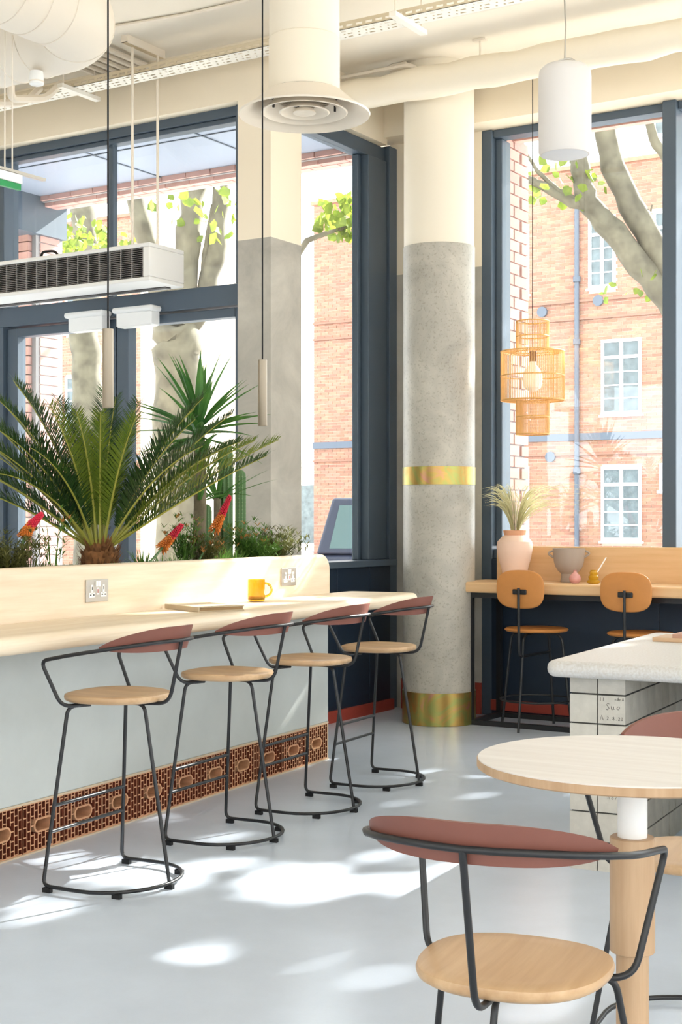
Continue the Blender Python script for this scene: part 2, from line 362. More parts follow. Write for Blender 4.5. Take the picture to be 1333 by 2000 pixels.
# ---- window_3 and 4: right wall
w3 = struct(thing('window_3', 'wide window behind the counter with the hanging rattan lamp', 'window'))
w4 = struct(thing('window_4', 'window right of the dark mullion at the photo edge', 'window'))
Y0, Y1 = 8.30, 8.40
fr('jamb', w3, -4.035, -3.965, Y0-.03, Y1+.06, 0, 3.75); fr('jamb_bead', w3, -3.965, -3.92, Y0+.03, Y1+.06, 1.08, 3.70)
fr('head_rail', w3, -3.965, -2.83, Y0-.01, Y1, 3.70, 3.75); fr('mullion', w3, -2.83, -2.745, Y0-.05, Y1+.02, 1.0, 3.75)
fr('bottom_rail', w3, -3.965, -2.83, Y0, Y1, 1.0, 1.06); pane(-3.92, -2.83, 8.36, 8.366, 1.06, 3.70, w3)
fr('head_rail', w4, -2.745, 2.4, Y0-.01, Y1, 3.70, 3.75); fr('bottom_rail', w4, -2.745, 2.4, Y0, Y1, 1.0, 1.06)
fr('mullion', w4, -1.2, -1.11, Y0-.03, Y1+.02, 1.0, 3.75); fr('mullion', w4, .6, .69, Y0-.03, Y1+.02, 1.0, 3.75); fr('jamb', w4, 2.4, 2.5, Y0-.03, Y1, 0, 3.75)
for x0, x1 in ((-2.745, -1.2), (-1.11, .6), (.69, 2.4)): pane(x0, x1, 8.36, 8.366, 1.06, 3.70, w4)
for x0, x1 in ((-3.965, -2.86), (-2.855, -1.2), (-1.195, .6), (.605, 2.5)):
    MB().bx(x0, x1, RWY, 8.36, 0, 1.0).build('lower_panel', M_navy, w3, smooth=False, bevel=.003)
struct(MB().bx(2.5, 6, RWY, 8.55, 0, 3.75).build('wall_right_end', M_cream, smooth=False), 'cream wall past the windows', 'wall')

# ---- outer brick skin
BR = MB().bx(-.1075, .1075, -.05, .05, -.0325, .0325).mesh('pink_brick', False); BR.materials.append(M_pbrick)
BRH = MB().bx(-.0525, .0525, -.05, .05, -.0325, .0325).mesh('pink_half_brick', False); BRH.materials.append(M_pbrick)
skin = struct(MB().bx(-4.30, -3.975, 8.47, 8.80, -.1, 4.4).bx(-3.975, 6, 8.47, 8.80, 3.80, 4.4).build('wall_outer', M_pmort, smooth=False), 'pink brick pier and lintel outside the wide window', 'wall')
z = -.05; k = 0
while z < 3.75:                                               # reveal face x=-3.975 looking to the window
    ys = (8.595, 8.775) if k % 2 else (8.535, 8.715)
    for i, y in enumerate(ys):
        half = (i == 1 and k % 2) or (i == 0 and not k % 2)
        obj('brick', BRH if half else BR, skin, (-4.008, y if half else y-.02 if i == 0 else y+.0, z+.0325), (0, 0, pi/2))
    z += .075; k += 1
for k in range(42):                                           # soldier course of the lintel underside
    obj('brick', BR, skin, (-3.9+k*.075, 8.60, 3.845), (0, pi/2, pi/2))
lint = struct(MB().bx(-11, -4.30, 8.32, 8.62, 3.755, 4.4).build('wall_lintel', M_pmort, smooth=False), 'pink brick lintel over the recessed entrance', 'wall')
for r_ in range(5):
    for k in range(27):
        obj('brick', BR, lint, (-10.4+k*.225+(.1125 if r_ % 2 else 0), 8.35, 3.795+r_*.075))
for k in range(27): obj('brick', BR, lint, (-10.4+k*.225, 8.38, 3.775), (pi/2, 0, 0)); obj('brick', BR, lint, (-10.29+k*.225, 8.455, 3.775), (pi/2, 0, 0))
sf = struct(MB().bx(-11, -4.83, 7.02, 8.32, 3.80, 3.86).build('ceiling_porch', M_soff, smooth=False), 'blue grey panelled soffit of the entrance recess', 'soffit')
for x in (-9.2, -7.95, -6.7, -5.75): MB().bx(x, x+.012, 7.02, 8.3, 3.794, 3.802).build('panel_joint', M_frame, sf, smooth=False)
MB().bx(-11, -4.83, 7.55, 7.56, 3.794, 3.802).build('panel_joint', M_frame, sf, smooth=False)
lw = struct(MB().bx(-8.2, -7.9, 7.02, 8.6, 3.5, 3.8).build('wall_porch', M_frame, smooth=False), 'slate blue beam across the entrance recess', 'beam')
pr_ = MB().bx(-8.25, -7.95, 8.3, 8.6, 0, 3.76).build('brick_post', M_pmort, lw, smooth=False)
for k in range(50):
    obj('brick', BR, pr_, (-8.1, 8.305, .035+k*.075)); obj('brick', BR, pr_, (-7.99, 8.45, .035+k*.075), (0, 0, pi/2))

# ================================================================== COLUMN
cc = at(858, 1412, 8.80)
co = thing('column', 'round concrete column with cream top and two iridescent brass bands', 'column', (cc.x, cc.y, 0))
MB().lathe([(.222, 0), (.222, 2.926)], 64, capt=False).build('concrete_shaft', M_colc, co)
MB().lathe([(.217, 2.926), (.217, CEIL)], 64).build('painted_top', M_colp, co)
MB().lathe([(.222, 1.462), (.2265, 1.462), (.2265, 1.572), (.222, 1.572)], 64, capb=False, capt=False).build('brass_band', M_gold, co)
MB().lathe([(.222, 0), (.2275, 0.002), (.2275, .2), (.222, .2)], 64, capb=False, capt=False).build('brass_base_band', M_gold, co)

# ================================================================== BAR with planter (frame turned by DF)
bar = thing('bar', 'long plastered bar base with perforated terracotta plinth below the oak counter', 'bar', F2W(-3.5, 4.0), DF)
def bl(x, y): return x+3.5, y-4.0                             # F frame -> bar local
bx0, by0 = bl(-4.12, 1.4); bx1, by1 = bl(-3.453, 6.575)
b = MB(); b.bx(bx0, bx1, by0, by1, .195, .80); b.bx(bx0, bx1-.10, by0, by1, 0, .195); b.build('plaster_body', M_plaster, bar, smooth=False, bevel=.006)
b = MB(); b.bx(bx0, bl(-3.545, 0)[0], by0, by1, .80, .84); b.bx(bx0, bx0+.03, by0, by1, .84, 1.04); b.bx(bx0, bl(-3.55, 0)[0], by1-.03, by1, .84, 1.03)
b.build('planter_box', M_plaster, bar, smooth=False)
MB().bx(bx0+.03, bl(-3.55, 0)[0], by0, by1-.03, .84, 1.0).build('soil', M_soil, bar, smooth=False, kind='stuff')
MB().bx(bx1-.055, bx1+.004, by0, by1, 0, .006).bx(bx1-.055, bx1+.001, by0, by1, .188, .196).bx(bx1-.055, bx1-.002, by1-.008, by1, 0, .195).build('plinth_mortar', M_mort, bar, smooth=False)
def hollow_brick():
    """perforated clay block: thin webs around real slots and one oval grip hole"""
    m = MB(); L_, Hh, D_ = .236, .182, .095; n = 11; p = L_/n; wv = .0044; rng = random.Random(3)
    hx0, hx1, hz0, hz1 = .062, .174, .066, .119
    for i in range(n+1):
        x = i*p
        if hx0 < x < hx1:
            m.bx(-D_, 0, x-wv/2, x+wv/2, 0, hz0); m.bx(-D_, 0, x-wv/2, x+wv/2, hz1, Hh)
        else: m.bx(-D_, 0, max(0, x-wv/2), min(L_, x+wv/2), 0, Hh)
    for i in range(n):
        xa, xb = i*p+wv/2, (i+1)*p-wv/2; z = .004 + (.0 if i % 2 else .017)
        m.bx(-D_, 0, xa, xb, 0, .005); m.bx(-D_, 0, xa, xb, Hh-.005, Hh)
        while z < Hh-.01:
            if not (hx0-.005 < (xa+xb)/2 < hx1+.005 and hz0-.008 < z < hz1+.004): m.bx(-D_, -.001, xa, xb, z, z+.0048)
            z += .036
    m.mi = [0 if all(m.v[i][0] > -.0015 for i in f) else 1 for f in m.f]     # sawn face pale; slot sides darker red, with slot shade put into the colour
    out = []; inn = []                                        # grip hole rim
    cx, cz = (hx0+hx1)/2, (hz0+hz1)/2
    for k in range(24):
        a = 2*pi*k/24; q = .029
        sx = q if math.cos(a) > 0 else -q
        out.append((cx+sx+.0275*math.cos(a), cz+.0275*math.sin(a))); inn.append((cx+sx+.0205*math.cos(a), cz+.0205*math.sin(a)))
    n2 = 24; vs = [(0.001, a, b_) for a, b_ in out]+[(0.001, a, b_) for a, b_ in inn]+[(-D_, a, b_) for a, b_ in inn]+[(-D_, a, b_) for a, b_ in out]
    fs = []
    for k in range(n2):
        j = (k+1) % n2; fs += [(k, j, n2+j, n2+k), (n2+k, n2+j, 2*n2+j, 2*n2+k), (k, 3*n2+k, 3*n2+j, j)]
    m.add(vs, fs)
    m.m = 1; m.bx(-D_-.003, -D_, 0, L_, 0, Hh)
    return m.mesh('hollow_brick', False)
HB = hollow_brick(); HB.materials.append(M_terra); HB.materials.append(M_slotshade)
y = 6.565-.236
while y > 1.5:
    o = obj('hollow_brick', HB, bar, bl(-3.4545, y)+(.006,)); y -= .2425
# counter + upstand
ct = tag(MB().prism(rrect(*(0, .43), 1.4-4.0, 6.9-4.0, .06), .80, .862).build('bar_counter', M_oak, bevel=.026, seg=5), 'long pale oak counter top with rounded edge in front of the planter', 'counter')
ct.location = F2W(-3.5, 4.0); ct.rotation_euler = (0, 0, DF)
cx = bl(-3.5, 0)[0]
for i, yy in enumerate((4.55, 5.35, 6.1, 6.78)):
    MB().bx(.06, .36, yy-4.0-.02, yy-4.0+.02, .79, .80).build('support_plate', M_black, ct, smooth=False)
# upstand: profile in the FY-Z plane with a rounded upper corner at its far end
prof = [(1.4-4.0, .80), (6.66-4.0, .80), (6.69-4.0, .862)]
for k in range(9): a = pi/2*k/8; prof.append((6.69-4.0-.085+.085*math.cos(a), 1.066-.085+.085*math.sin(a)))
prof.append((1.4-4.0, 1.066)); n = len(prof)
u = MB().add([(-.045, a, b_) for a, b_ in prof]+[(0, a, b_) for a, b_ in prof], [tuple(range(n)), tuple(range(2*n-1, n-1, -1))]+[(i, n+i, n+(i+1) % n, (i+1) % n) for i in range(n)])
us = tag(u.build('counter_upstand', M_oak, bevel=.016, seg=4, ang=30), 'pale oak upstand board along the planter edge with rounded end', 'upstand')
us.location = F2W(-3.5, 4.0); us.rotation_euler = (0, 0, DF)

def socket(y, lab):
    s = thing('wall_socket', lab, 'socket', F2W(-3.499, y, .961), DF)
    MB().bx(0, .006, -.073, .073, -.045, .045).build('plate', M_metal, s, smooth=False, bevel=.002)
    for q in (-.038, .038):
        b = MB(); b.bx(.006, .0085, q-.006, q+.006, -.012, .024); b.bx(.006, .0085, q-.019, q+.019, -.026, -.008); b.build('socket_insert', M_white, s, smooth=False)
        MB().bx(.0085, .009, q-.014, q-.006, -.019, -.014).bx(.0085, .009, q+.006, q+.014, -.019, -.014).bx(.0085, .009, q-.002, q+.002, .004, .016).build('slot', M_rubber, s, smooth=False)
    b = MB(); b.bx(.006, .011, -.014, -.001, .016, .038); b.bx(.006, .011, .001, .014, .016, .038); b.build('rocker_switch', M_white, s, smooth=False)
    MB().bx(.006, .008, -.008, .008, -.016, .012).build('charging_port', M_white, s, smooth=False)
    MB().bx(.008, .0083, -.003, .003, -.010, .006).build('port_slot', M_red, s, smooth=False)
socket(4.65, 'brushed nickel double socket on the upstand below the cycad')
socket(6.226, 'brushed nickel double socket on the sunlit upstand right of the mug')
# mug
mp_ = W2F(onz(501, 1175, .862)); mg = thing('mug', 'amber glass mug with handle standing on the oak counter', 'mug', F2W(mp_.x, mp_.y, .862), DF)
MB().lathe([(.030, .001), (.038, .004), (.041, .014), (.041, .105), (.0385, .105), (.0385, .016), (.028, .010)], 32, capt=True).build('cup_body', M_amber, mg)
MB().lathe([(.0, .0105), (.0375, .0165), (.0375, .026), (0, .026)], 24, capb=False, capt=False).build('drink', mat('brown drink', (150, 70, 20), rough=.2), mg)
hp = []
for k in range(13):
    a = -pi/2+pi*k/12; hp.append((RGT*(.038+.034*math.cos(a)))+Vector((0, 0, .056+.031*math.sin(a))))
Mi = Matrix.Rotation(-DF, 3, 'Z')
MB().tube([Mi@p for p in hp], .0058, 8).build('mug_handle', M_amber, mg)
# notebook
nb = thing('notebook', 'flat closed notebook with brown edge lying on the oak counter', 'notebook', F2W(-3.31, 5.16, .862), DF+math.radians(-28))
b = MB(); b.bx(-.15, .15, -.11, .11, .0, .004); b.bx(-.15, .15, -.11, .11, .017, .021); b.bx(-.15, .15, -.114, -.106, 0, .021); b.build('cover', mat('notebook cover', (190, 172, 144), rough=.5), nb, smooth=False, bevel=.002)
MB().bx(-.143, .145, -.106, .105, .004, .017).build('pages', mat('page block', (150, 122, 86), rough=.8), nb, smooth=False)

# ================================================================== CHAIRS
def chair_meshes(hs, stool):
    """local frame: +x is the way the sitter faces"""
    r = .0066; P = {}
    az_, bxs = (0., -.035) if stool else (.072, -.06)
    def zr(f): return hs+.116+az_+.07*min(1, max(0, (.15-f)/(.37-bxs)))**.9
    path = []
    hw = .222 if stool else .25
    arm = [(.045, .12, hs-.034), (.075, .20, hs-.036), (.150, hw-.007, hs+.116+az_)]
    back = [(.04, hw)]
    for k in range(13):
        a = pi/2+pi*k/12; back.append((-.015+bxs+.222*math.cos(a)*1.0, hw*math.sin(a)))
    back.append((.04, -hw))
    pts = [Vector(p) for p in arm]+[Vector((x, y_, zr(x))) for x, y_ in back]+[Vector((x, -y_, z_)) for x, y_, z_ in reversed(arm)]
    P['arm_rail'] = MB().tube(fillet(pts, {1: .045, 2: .03, len(pts)-3: .03, len(pts)-2: .045}, 6), r, 10)
    P['rear_support'] = MB().tube(fillet([(-.237+bxs, .0, zr(-.237+bxs)), (-.212+bxs*.3, 0, hs-.03), (-.09, 0, hs-.036)], .045, 6), r, 10)
    # backrest leaf
    m = MB(); nu, nv = 28, 8; tm = math.radians(80 if stool else 68); vs = []
    for side in (0, 1):
        for i in range(nu+1):
            th = -tm+2*tm*i/nu; q = abs(th/tm); hh = (.040 if stool else .036)*max(.04, (1-q**2.6))**.75
            for j in range(nv+1):
                v = -1+2*j/nv; rr = .214-.010*side+.012*v*(hh/.044)
                x = -.015+bxs-rr*math.cos(th); y_ = (rr+hw-.222)*math.sin(th)
                vs.append((x, y_, zr(x)+.008+hh*v))
    def id(s_, i, j): return s_*(nu+1)*(nv+1)+i*(nv+1)+j
    fs = []
    for i in range(nu):
        for j in range(nv):
            fs.append((id(0, i, j), id(0, i, j+1), id(0, i+1, j+1), id(0, i+1, j))); fs.append((id(1, i, j), id(1, i+1, j), id(1, i+1, j+1), id(1, i, j+1)))
        fs.append((id(0, i, 0), id(0, i+1, 0), id(1, i+1, 0), id(1, i, 0))); fs.append((id(0, i, nv), id(1, i, nv), id(1, i+1, nv), id(0, i+1, nv)))
    for j in range(nv):
        fs.append((id(0, 0, j), id(1, 0, j), id(1, 0, j+1), id(0, 0, j+1))); fs.append((id(0, nu, j), id(0, nu, j+1), id(1, nu, j+1), id(1, nu, j)))
    m.add(vs, fs); P['backrest'] = m
    # seat: rounded, slightly dished, wider to the front
    m = MB(); n = 48; rings = [(.0, -.006), (.35, -.006), (.7, -.004), (.92, -.0005), (.985, -.004), (1, -.012), (.985, -.021), (.93, -.027), (.6, -.028), (0, -.028)]
    vs = []
    for q, dz in rings:
        for k in range(n):
            a = 2*pi*k/n; ex = 2.5; c_, s_ = math.cos(a), math.sin(a); R_ = (abs(c_)**ex+abs(s_)**ex)**(-1/ex)
            x = R_*c_*.17; y_ = R_*s_*(.175+.010*c_)
            vs.append((x*q-.015, y_*q, hs+dz))
    fs = [(i*n+k, i*n+(k+1) % n, (i+1)*n+(k+1) % n, (i+1)*n+k) for i in range(len(rings)-1) for k in range(n)]
    m.add(vs, [f[::-1] for f in fs]); P['seat'] = m
    fx, fy_ = (.135, .222) if stool else (.14, .225)
    for s_, nm in ((1, 'leg_a'), (-1, 'leg_b')):
        P[nm] = MB().tube(fillet([(.03, s_*.10, hs-.036), (.075, s_*.165, hs-.038), (fx, s_*fy_, .02), (fx-.07, s_*(fy_+.004), .02)], {1: .03, 2: .035}, 6), r, 10)
    P['leg_c'] = MB().tube(fillet([(-.04, 0, hs-.036), (-.12, 0, hs-.038), (-.222, 0, .022)], .03, 6), r, 10)
    ring = [Vector((fx-.07, fy_+.004, .02))]
    for k in range(17):
        a = pi/2+pi*k/16; ring.append(Vector((-.02+.205*math.cos(a), (fy_+.006)*math.sin(a), .02)))
    ring.append(Vector((fx-.07, -fy_-.004, .02))); P['base_ring'] = MB().tube(ring, r, 10)
    if stool:
        for nm, z_ in (('footrest_a', .285), ('footrest_b', .198)):
            t = (hs-.038-z_)/(hs-.058); x = .075+(fx-.075)*t; y_ = .165+(fy_-.165)*t
            P[nm] = MB().tube([(x, y_, z_), (x, -y_, z_)], r*.95, 10)
    pads = []
    for x, y_ in ((fx-.02, fy_+.002), (fx-.02, -fy_-.002), (-.14, fy_*.83), (-.14, -fy_*.83), (-.222, 0)):
        pads.append(MB().bx(x-.016, x+.016, y_-.008, y_+.008, 0, .016))
    return P, pads
MATN = dict(arm_rail=M_black, rear_support=M_black, backrest=M_rust, seat=M_oakseat, leg_a=M_black, leg_b=M_black, leg_c=M_black, base_ring=M_black, footrest_a=M_black, footrest_b=M_black)
LAB = dict(backrest='rust brown curved backrest', seat='pale oak seat', footrest_a='thin metal footrest bar', footrest_b='thin metal footrest bar')
def make_chair(name, label, hs, stool, group=None):
    t = thing(name, label, 'stool' if stool else 'chair', group=group)
    P, pads = chair_meshes(hs, stool); ringo = None
    for k, m in P.items():
        nm = {'leg_a': 'leg', 'leg_b': 'leg', 'leg_c': 'leg', 'footrest_a': 'footrest', 'footrest_b': 'footrest'}.get(k, k)
        o = m.build(nm, MATN[k], t, label=LAB.get(k), ang=50)
        if k == 'base_ring': ringo = o
    for p in pads: p.build('rubber_foot', M_rubber, ringo, smooth=False)
    return t
def copy_thing(root, label):
    r = root.copy(); COL.objects.link(r); r['label'] = label
    for ch in root.children:
        c = ch.copy(); COL.objects.link(c); c.parent = r
        for g in ch.children: g2 = g.copy(); COL.objects.link(g2); g2.parent = c
    return r
labs = ['nearest bar stool, at the left end of the row along the oak counter', 'second bar stool from the left along the oak counter',
        'third bar stool from the left along the oak counter', 'farthest bar stool, at the column end of the oak counter']
st0 = make_chair('bar_stool', labs[0], .655, True, 'bar stools along the oak counter')
for i, (fx_, fy_, rr) in enumerate(((-2.932, 4.005, 0), (-2.965, 4.77, 0), (-2.945, 5.418, 0), (-2.945, 6.10, 0))):
    s = st0 if i == 0 else copy_thing(st0, labs[i])
    s.location = F2W(fx_, fy_); s.rotation_euler = (0, 0, pi+DF+math.radians(rr))
fgp = at(1008, 1018, 2.60)
ch0 = make_chair('dining_chair', 'large foreground dining chair seen from behind at the round table', .445, False, 'dining chairs at the round table')
hd = RGT*math.sin(math.radians(24))+FWD*math.cos(math.radians(24))
ch0.location = (fgp.x, fgp.y, 0); ch0.rotation_euler = (0, 0, math.atan2(hd.y, hd.x))
opp = at(1364, 1018, 3.42); ch1 = copy_thing(ch0, 'dining chair half hidden on the far side of the round table')
hd = RGT*(-.42)+FWD*(-.9); ch1.location = (opp.x, opp.y, 0); ch1.rotation_euler = (0, 0, math.atan2(hd.y, hd.x))

# tan stools at the window counter
def tan_stool(label):
    t = thing('counter_stool', label, 'stool', group='tan stools at the window counter')
    hs = .605; r = .0085
    pr2 = [(0, hs), (.15, hs), (.182, hs-.003), (.192, hs-.012), (.182, hs-.022), (.15, hs-.024), (0, hs-.024)]
    MB().lathe(list(reversed(pr2)), 40, capb=False, capt=False).build('seat', M_tan, t)
    for k in range(4):
        a = k*pi/2; c_, s_ = math.cos(a), math.sin(a)
        MB().tube(fillet([(c_*.05, s_*.05, hs-.032), (c_*.165, s_*.165, hs-.034), (c_*.233, s_*.233, .0)], .07, 7), r, 8).build('leg', M_black, t)
    MB().tube([(.215*math.cos(2*pi*k/32), .215*math.sin(2*pi*k/32), .175) for k in range(32)], .006, 8, closed=True).build('foot_ring', M_black, t)
    MB().tube(fillet([(0, .17, .445), (0, -.225, .445), (0, -.232, hs+.245)], .045, 6), r, 8).build('back_stem', M_black, t)
    MB().bx(-.045, .045, -.225, -.213, hs+.205, hs+.235).build('bracket', M_black, t, bevel=.005)
    o = []; n = 40
    for k in range(n):
        a = 2*pi*k/n; ex = 3.; c_, s_ = math.cos(a), math.sin(a); R_ = (abs(c_)**ex+abs(s_)**ex)**(-1/ex); o.append((R_*c_*.155, R_*s_*.113))
    m = MB(); vs = []
    rg = [(0, 0), (.5, 0), (.93, 0), (1, .006), (1, .012), (.93, .018), (.5, .018), (0, .018)]
    for q, d_ in rg:
        for x, z_ in o: vs.append((x*q, -.212+d_-.10*(x*q)**2*3+.0, hs+.225+.01+z_*q))
    m.add(vs, [(i*n+k, i*n+(k+1) % n, (i+1)*n+(k+1) % n, (i+1)*n+k) for i in range(len(rg)-1) for k in range(n)])
    m.build('backrest', M_tan, t, ang=60)
    return t
ts = tan_stool('tan leather counter stool beside the concrete column'); ts.location = (-3.478, 7.873, 0)
p2 = ony(1252, 1226, 7.875); ts2 = copy_thing(ts, 'tan leather counter stool behind the stone table'); ts2.location = (p2.x, 7.875, 0)
for t in (ts, ts2): t.rotation_euler = (0, 0, math.radians(-3))

# ================================================================== WINDOW COUNTER
wc = thing('window_counter', 'oak counter on a black steel frame under the wide window', 'counter', (-3.9, 7.8, 0))
WX0, WX1 = -3.865+3.9, 3.9+2.0
MB().prism(rrect(-.06, WX1, -.05, .36, .03), .808, .872).build('counter_top', M_oaktan, wc, bevel=.012, seg=3)
b = MB()
for x in (.0, 2.9, 5.6):
    b = MB(); b.bx(x, x+.03, 0, .03, 0, .808); b.build('frame_post', M_black, wc, smooth=False)
    MB().bx(x, x+.03, .40, .43, 0, .808).build('frame_post', M_black, wc, smooth=False); MB().bx(x, x+.03, .03, .40, 0, .03).build('frame_rail', M_black, wc, smooth=False)
MB().bx(.03, 5.6, 0, .03, 0, .03).build('frame_rail', M_black, wc, smooth=False); MB().bx(.03, 5.6, .40, .43, 0, .03).build('frame_rail', M_black, wc, smooth=False)
MB().bx(.03, 5.6, 0, .03, .775, .808).build('frame_rail', M_black, wc, smooth=False)
MB().bx(.02, WX1, .362, .40, .80, 1.085).build('upstand', M_oaktan, wc, smooth=False, bevel=.008, seg=3)
# vase with dried grass
def wcp(px, y): p = ony(px, 1130, y); return Vector((p.x, y, .872))
v = thing('ceramic_vase', 'large blush ceramic vase holding dried grass on the window counter', 'vase', wcp(1006, 8.0))
MB().lathe([(.055, 0), (.062, .006), (.075, .06), (.095, .13), (.105, .185), (.10, .215), (.075, .24), (.06, .25), (.058, .262), (.0, .262)], 40).build('vase_body', M_blush, v); v.scale = (1.06, 1.06, 1.13)
MB().lathe([(.06, .249), (.0615, .252), (.067, .275), (.064, .277), (.055, .262)], 40, capb=False, capt=False).build('vase_lip', M_blushd, v)
rg = random.Random(5); m = MB()
for k in range(150):
    a = rg.uniform(0, 2*pi); sp = rg.uniform(.05, .36)*(1.3 if math.cos(a) > 0 else .62); hgt = rg.uniform(.14, .27); pts = []
    for i in range(7):
        q = i/6; d_ = .02+sp*q**1.6; pts.append((math.cos(a)*d_, math.sin(a)*d_*.7, .262+hgt*math.sin(q*1.9)/math.sin(1.57)*.98))
    m.blade(pts, rg.uniform(.004, .009), up=Vector((math.sin(a), -math.cos(a), .3)), taper=True)
    e = Vector(pts[-1]); d_ = (e-Vector(pts[-2])).normalized()
    if k % 3 == 0:
        for i in range(9):                                    # feathery seed head
            q = e-d_*(.07*i/9); m.blade([q, q+d_*.014+Vector((rg.uniform(-.008, .008), rg.uniform(-.008, .008), .004)), q+d_*.034+Vector((rg.uniform(-.014, .014), rg.uniform(-.014, .014), .004))], .003)
m.build('dried_grass', M_straw, v, kind='stuff', label='bunch of pale dried grass')
gp = thing('handled_pot', 'taupe ceramic pot with two ear handles on a foot', 'pot', wcp(1112, 8.03))
MB().lathe([(.05, 0), (.052, .004), (.046, .03), (.046, .052), (.066, .07), (.082, .095), (.09, .125), (.094, .16), (.098, .205), (.092, .205), (.088, .16), (.082, .12), (.06, .09), (0, .085)], 40, capt=False).build('pot_body', M_taupe, gp)
for s_ in (-1, 1):
    hp = [RGT*s_*(.092+.03*math.sin(pi*k/10))+Vector((0, 0, .15+.04*k/10+.004*math.sin(pi*k/10))) for k in range(11)]
    MB().tube(hp, .0065, 8).build('ear_handle', M_taupe, gp)
pv = tag(MB().lathe([(.018, 0), (.031, .012), (.036, .03), (.03, .048), (.014, .062), (.009, .07), (.011, .078), (.007, .078), (.0, .06)], 32, capt=False).build('bud_vase', M_pink), 'small pink bulb vase on the window counter', 'vase'); pv.location = wcp(1124, 7.9)
yv = thing('bubble_vase', 'small yellow bubble vase with a white stick in it', 'vase', wcp(1160, 7.92))
MB().lathe([(.03, 0), (.037, .008), (.037, .018), (.026, .026), (.03, .034), (.031, .042), (.022, .05), (.024, .058), (.025, .066), (.018, .075), (.019, .08), (.014, .08), (.012, .06), (0, .03)], 32, capt=False).build('vase_body', M_yel, yv)
MB().tube([Vector((0, 0, .03)), RGT*.075+Vector((0, 0, .155))], .004, 6).build('stick', M_white, yv)

# ================================================================== STONE TABLE on concrete cubes
stt = thing('stone_table', 'grey stone slab table resting on stacked concrete cubes', 'table', F2W(-1.6, 4.905), DF)
MB().prism(rrect(-.055, .85, -.125, 1.33, .05), .692, .75).build('slab', M_stone, stt, bevel=.026, seg=5)
CU = MB().bx(-.0495, .0495, -.0495, .0495, -.0495, .0495).mesh('cube', False); CU.materials.append(M_cube)
cb = {}
pit = .6915/6.6
for iz in range(7):
    hz = .0475 if iz < 6 else .028
    for iy in range(12):
        for ix in range(2):
            if 0 < ix: pass
            o = obj('concrete_cube', CU, stt, (.0505+ix*.103+random.uniform(-.001, .001),   .05+iy*.1025, .0495+iz*pit)); cb[(ix, iy, iz)] = o
            if iz == 6: o.scale.z = (.6915-iz*pit-.001)/.099; o.location.z = iz*pit+(.6915-iz*pit)/2
MB().bx(.006, .199, .006, 1.22, .0, .6905).build('joint_core', M_joint, stt, smooth=False)
for iz in range(7):
    for iy in range(12):
        o = obj('concrete_cube', CU, stt, (.75, .05+iy*.1025, .0495+iz*pit))
        if iz == 6: o.scale.z = (.6915-iz*pit-.001)/.099; o.location.z = iz*pit+(.6915-iz*pit)/2
MB().bx(.705, .795, .006, 1.22, 0, .6905).build('joint_core', M_joint, stt, smooth=False)
# handwriting on the cubes (strokes in cube face units)
GL = {'S': [[(.8,.95),(.4,1),(.2,.8),(.6,.5),(.75,.25),(.4,0),(.1,.1)]], 'u': [[(.1,.6),(.15,.1),(.45,.05),(.6,.6)],[(.6,.6),(.65,.1),(.85,.2)]], 'o': [[(.2,.3),(.5,.6),(.85,.45),(.6,.1),(.25,.15),(.2,.3)]],
      'A': [[(.05,0),(.45,1),(.85,0)],[(.2,.4),(.7,.4)]], '2': [[(.15,.8),(.5,1),(.75,.7),(.15,0),(.8,.05)]], '8': [[(.5,.5),(.2,.75),(.5,1),(.75,.75),(.5,.5),(.15,.25),(.5,0),(.8,.25),(.5,.5)]], '7': [[(.15,.95),(.8,.95),(.35,0)]], '.': [[(.4,0),(.5,.08)]], 'l': [[(.4,0),(.5,1)]], 'n': [[(.1,0),(.15,.6),(.5,.6),(.6,0)]], '0': [[(.5,0),(.2,.4),(.5,1),(.8,.5),(.5,0)]]}
def scrawl(o, lines):
    m = MB()
    for txt, x, z_, sz in lines:
        for ch in txt:
            for st in GL.get(ch, []):
                P = [(x+a*sz*.8, -.0500, z_+b_*sz) for a, b_ in st]; m.tube([Vector(p) for p in P], .0007, 4)
            x += sz*.85
    m.build('handwriting', M_rubber, o, smooth=False)
scrawl(cb[(1, 0, 5)], [('Suo', -.022, .0, .022), ('A', -.042, -.038, .018), ('2.8.20', -.018, -.036, .012), ('ll', -.044, .03, .012), ('n8n8', .012, .034, .010)])
scrawl(cb[(1, 0, 3)], [('no', -.03, .026, .014), ('0', .02, .024, .016)])
scrawl(cb[(1, 0, 2)], [('un', -.01, .02, .014), ('no7l', -.014, -.002, .014)])
p = W2F(onz(1290, 1252, .75))
bk = thing('wooden_board', 'thin wooden board lying on the stone table', 'board', F2W(-1.26, 5.80, .75), DF-.03)
MB().bx(-.26, .24, -.07, .12, 0, .017).build('board_plate', wood('light board', (196, 160, 124), (214, 180, 144), 0), bk, smooth=False, bevel=.002)
tag(obj('book', MB().bx(-.19, .2, -.06, .1, 0, .016).mesh('book', False), None, F2W(-1.25, 5.80, .767), (0, 0, DF-.02)), 'pink brown book on top of the thin board', 'book').data.materials.append(mat('book cover', (190, 146, 124), rough=.6))

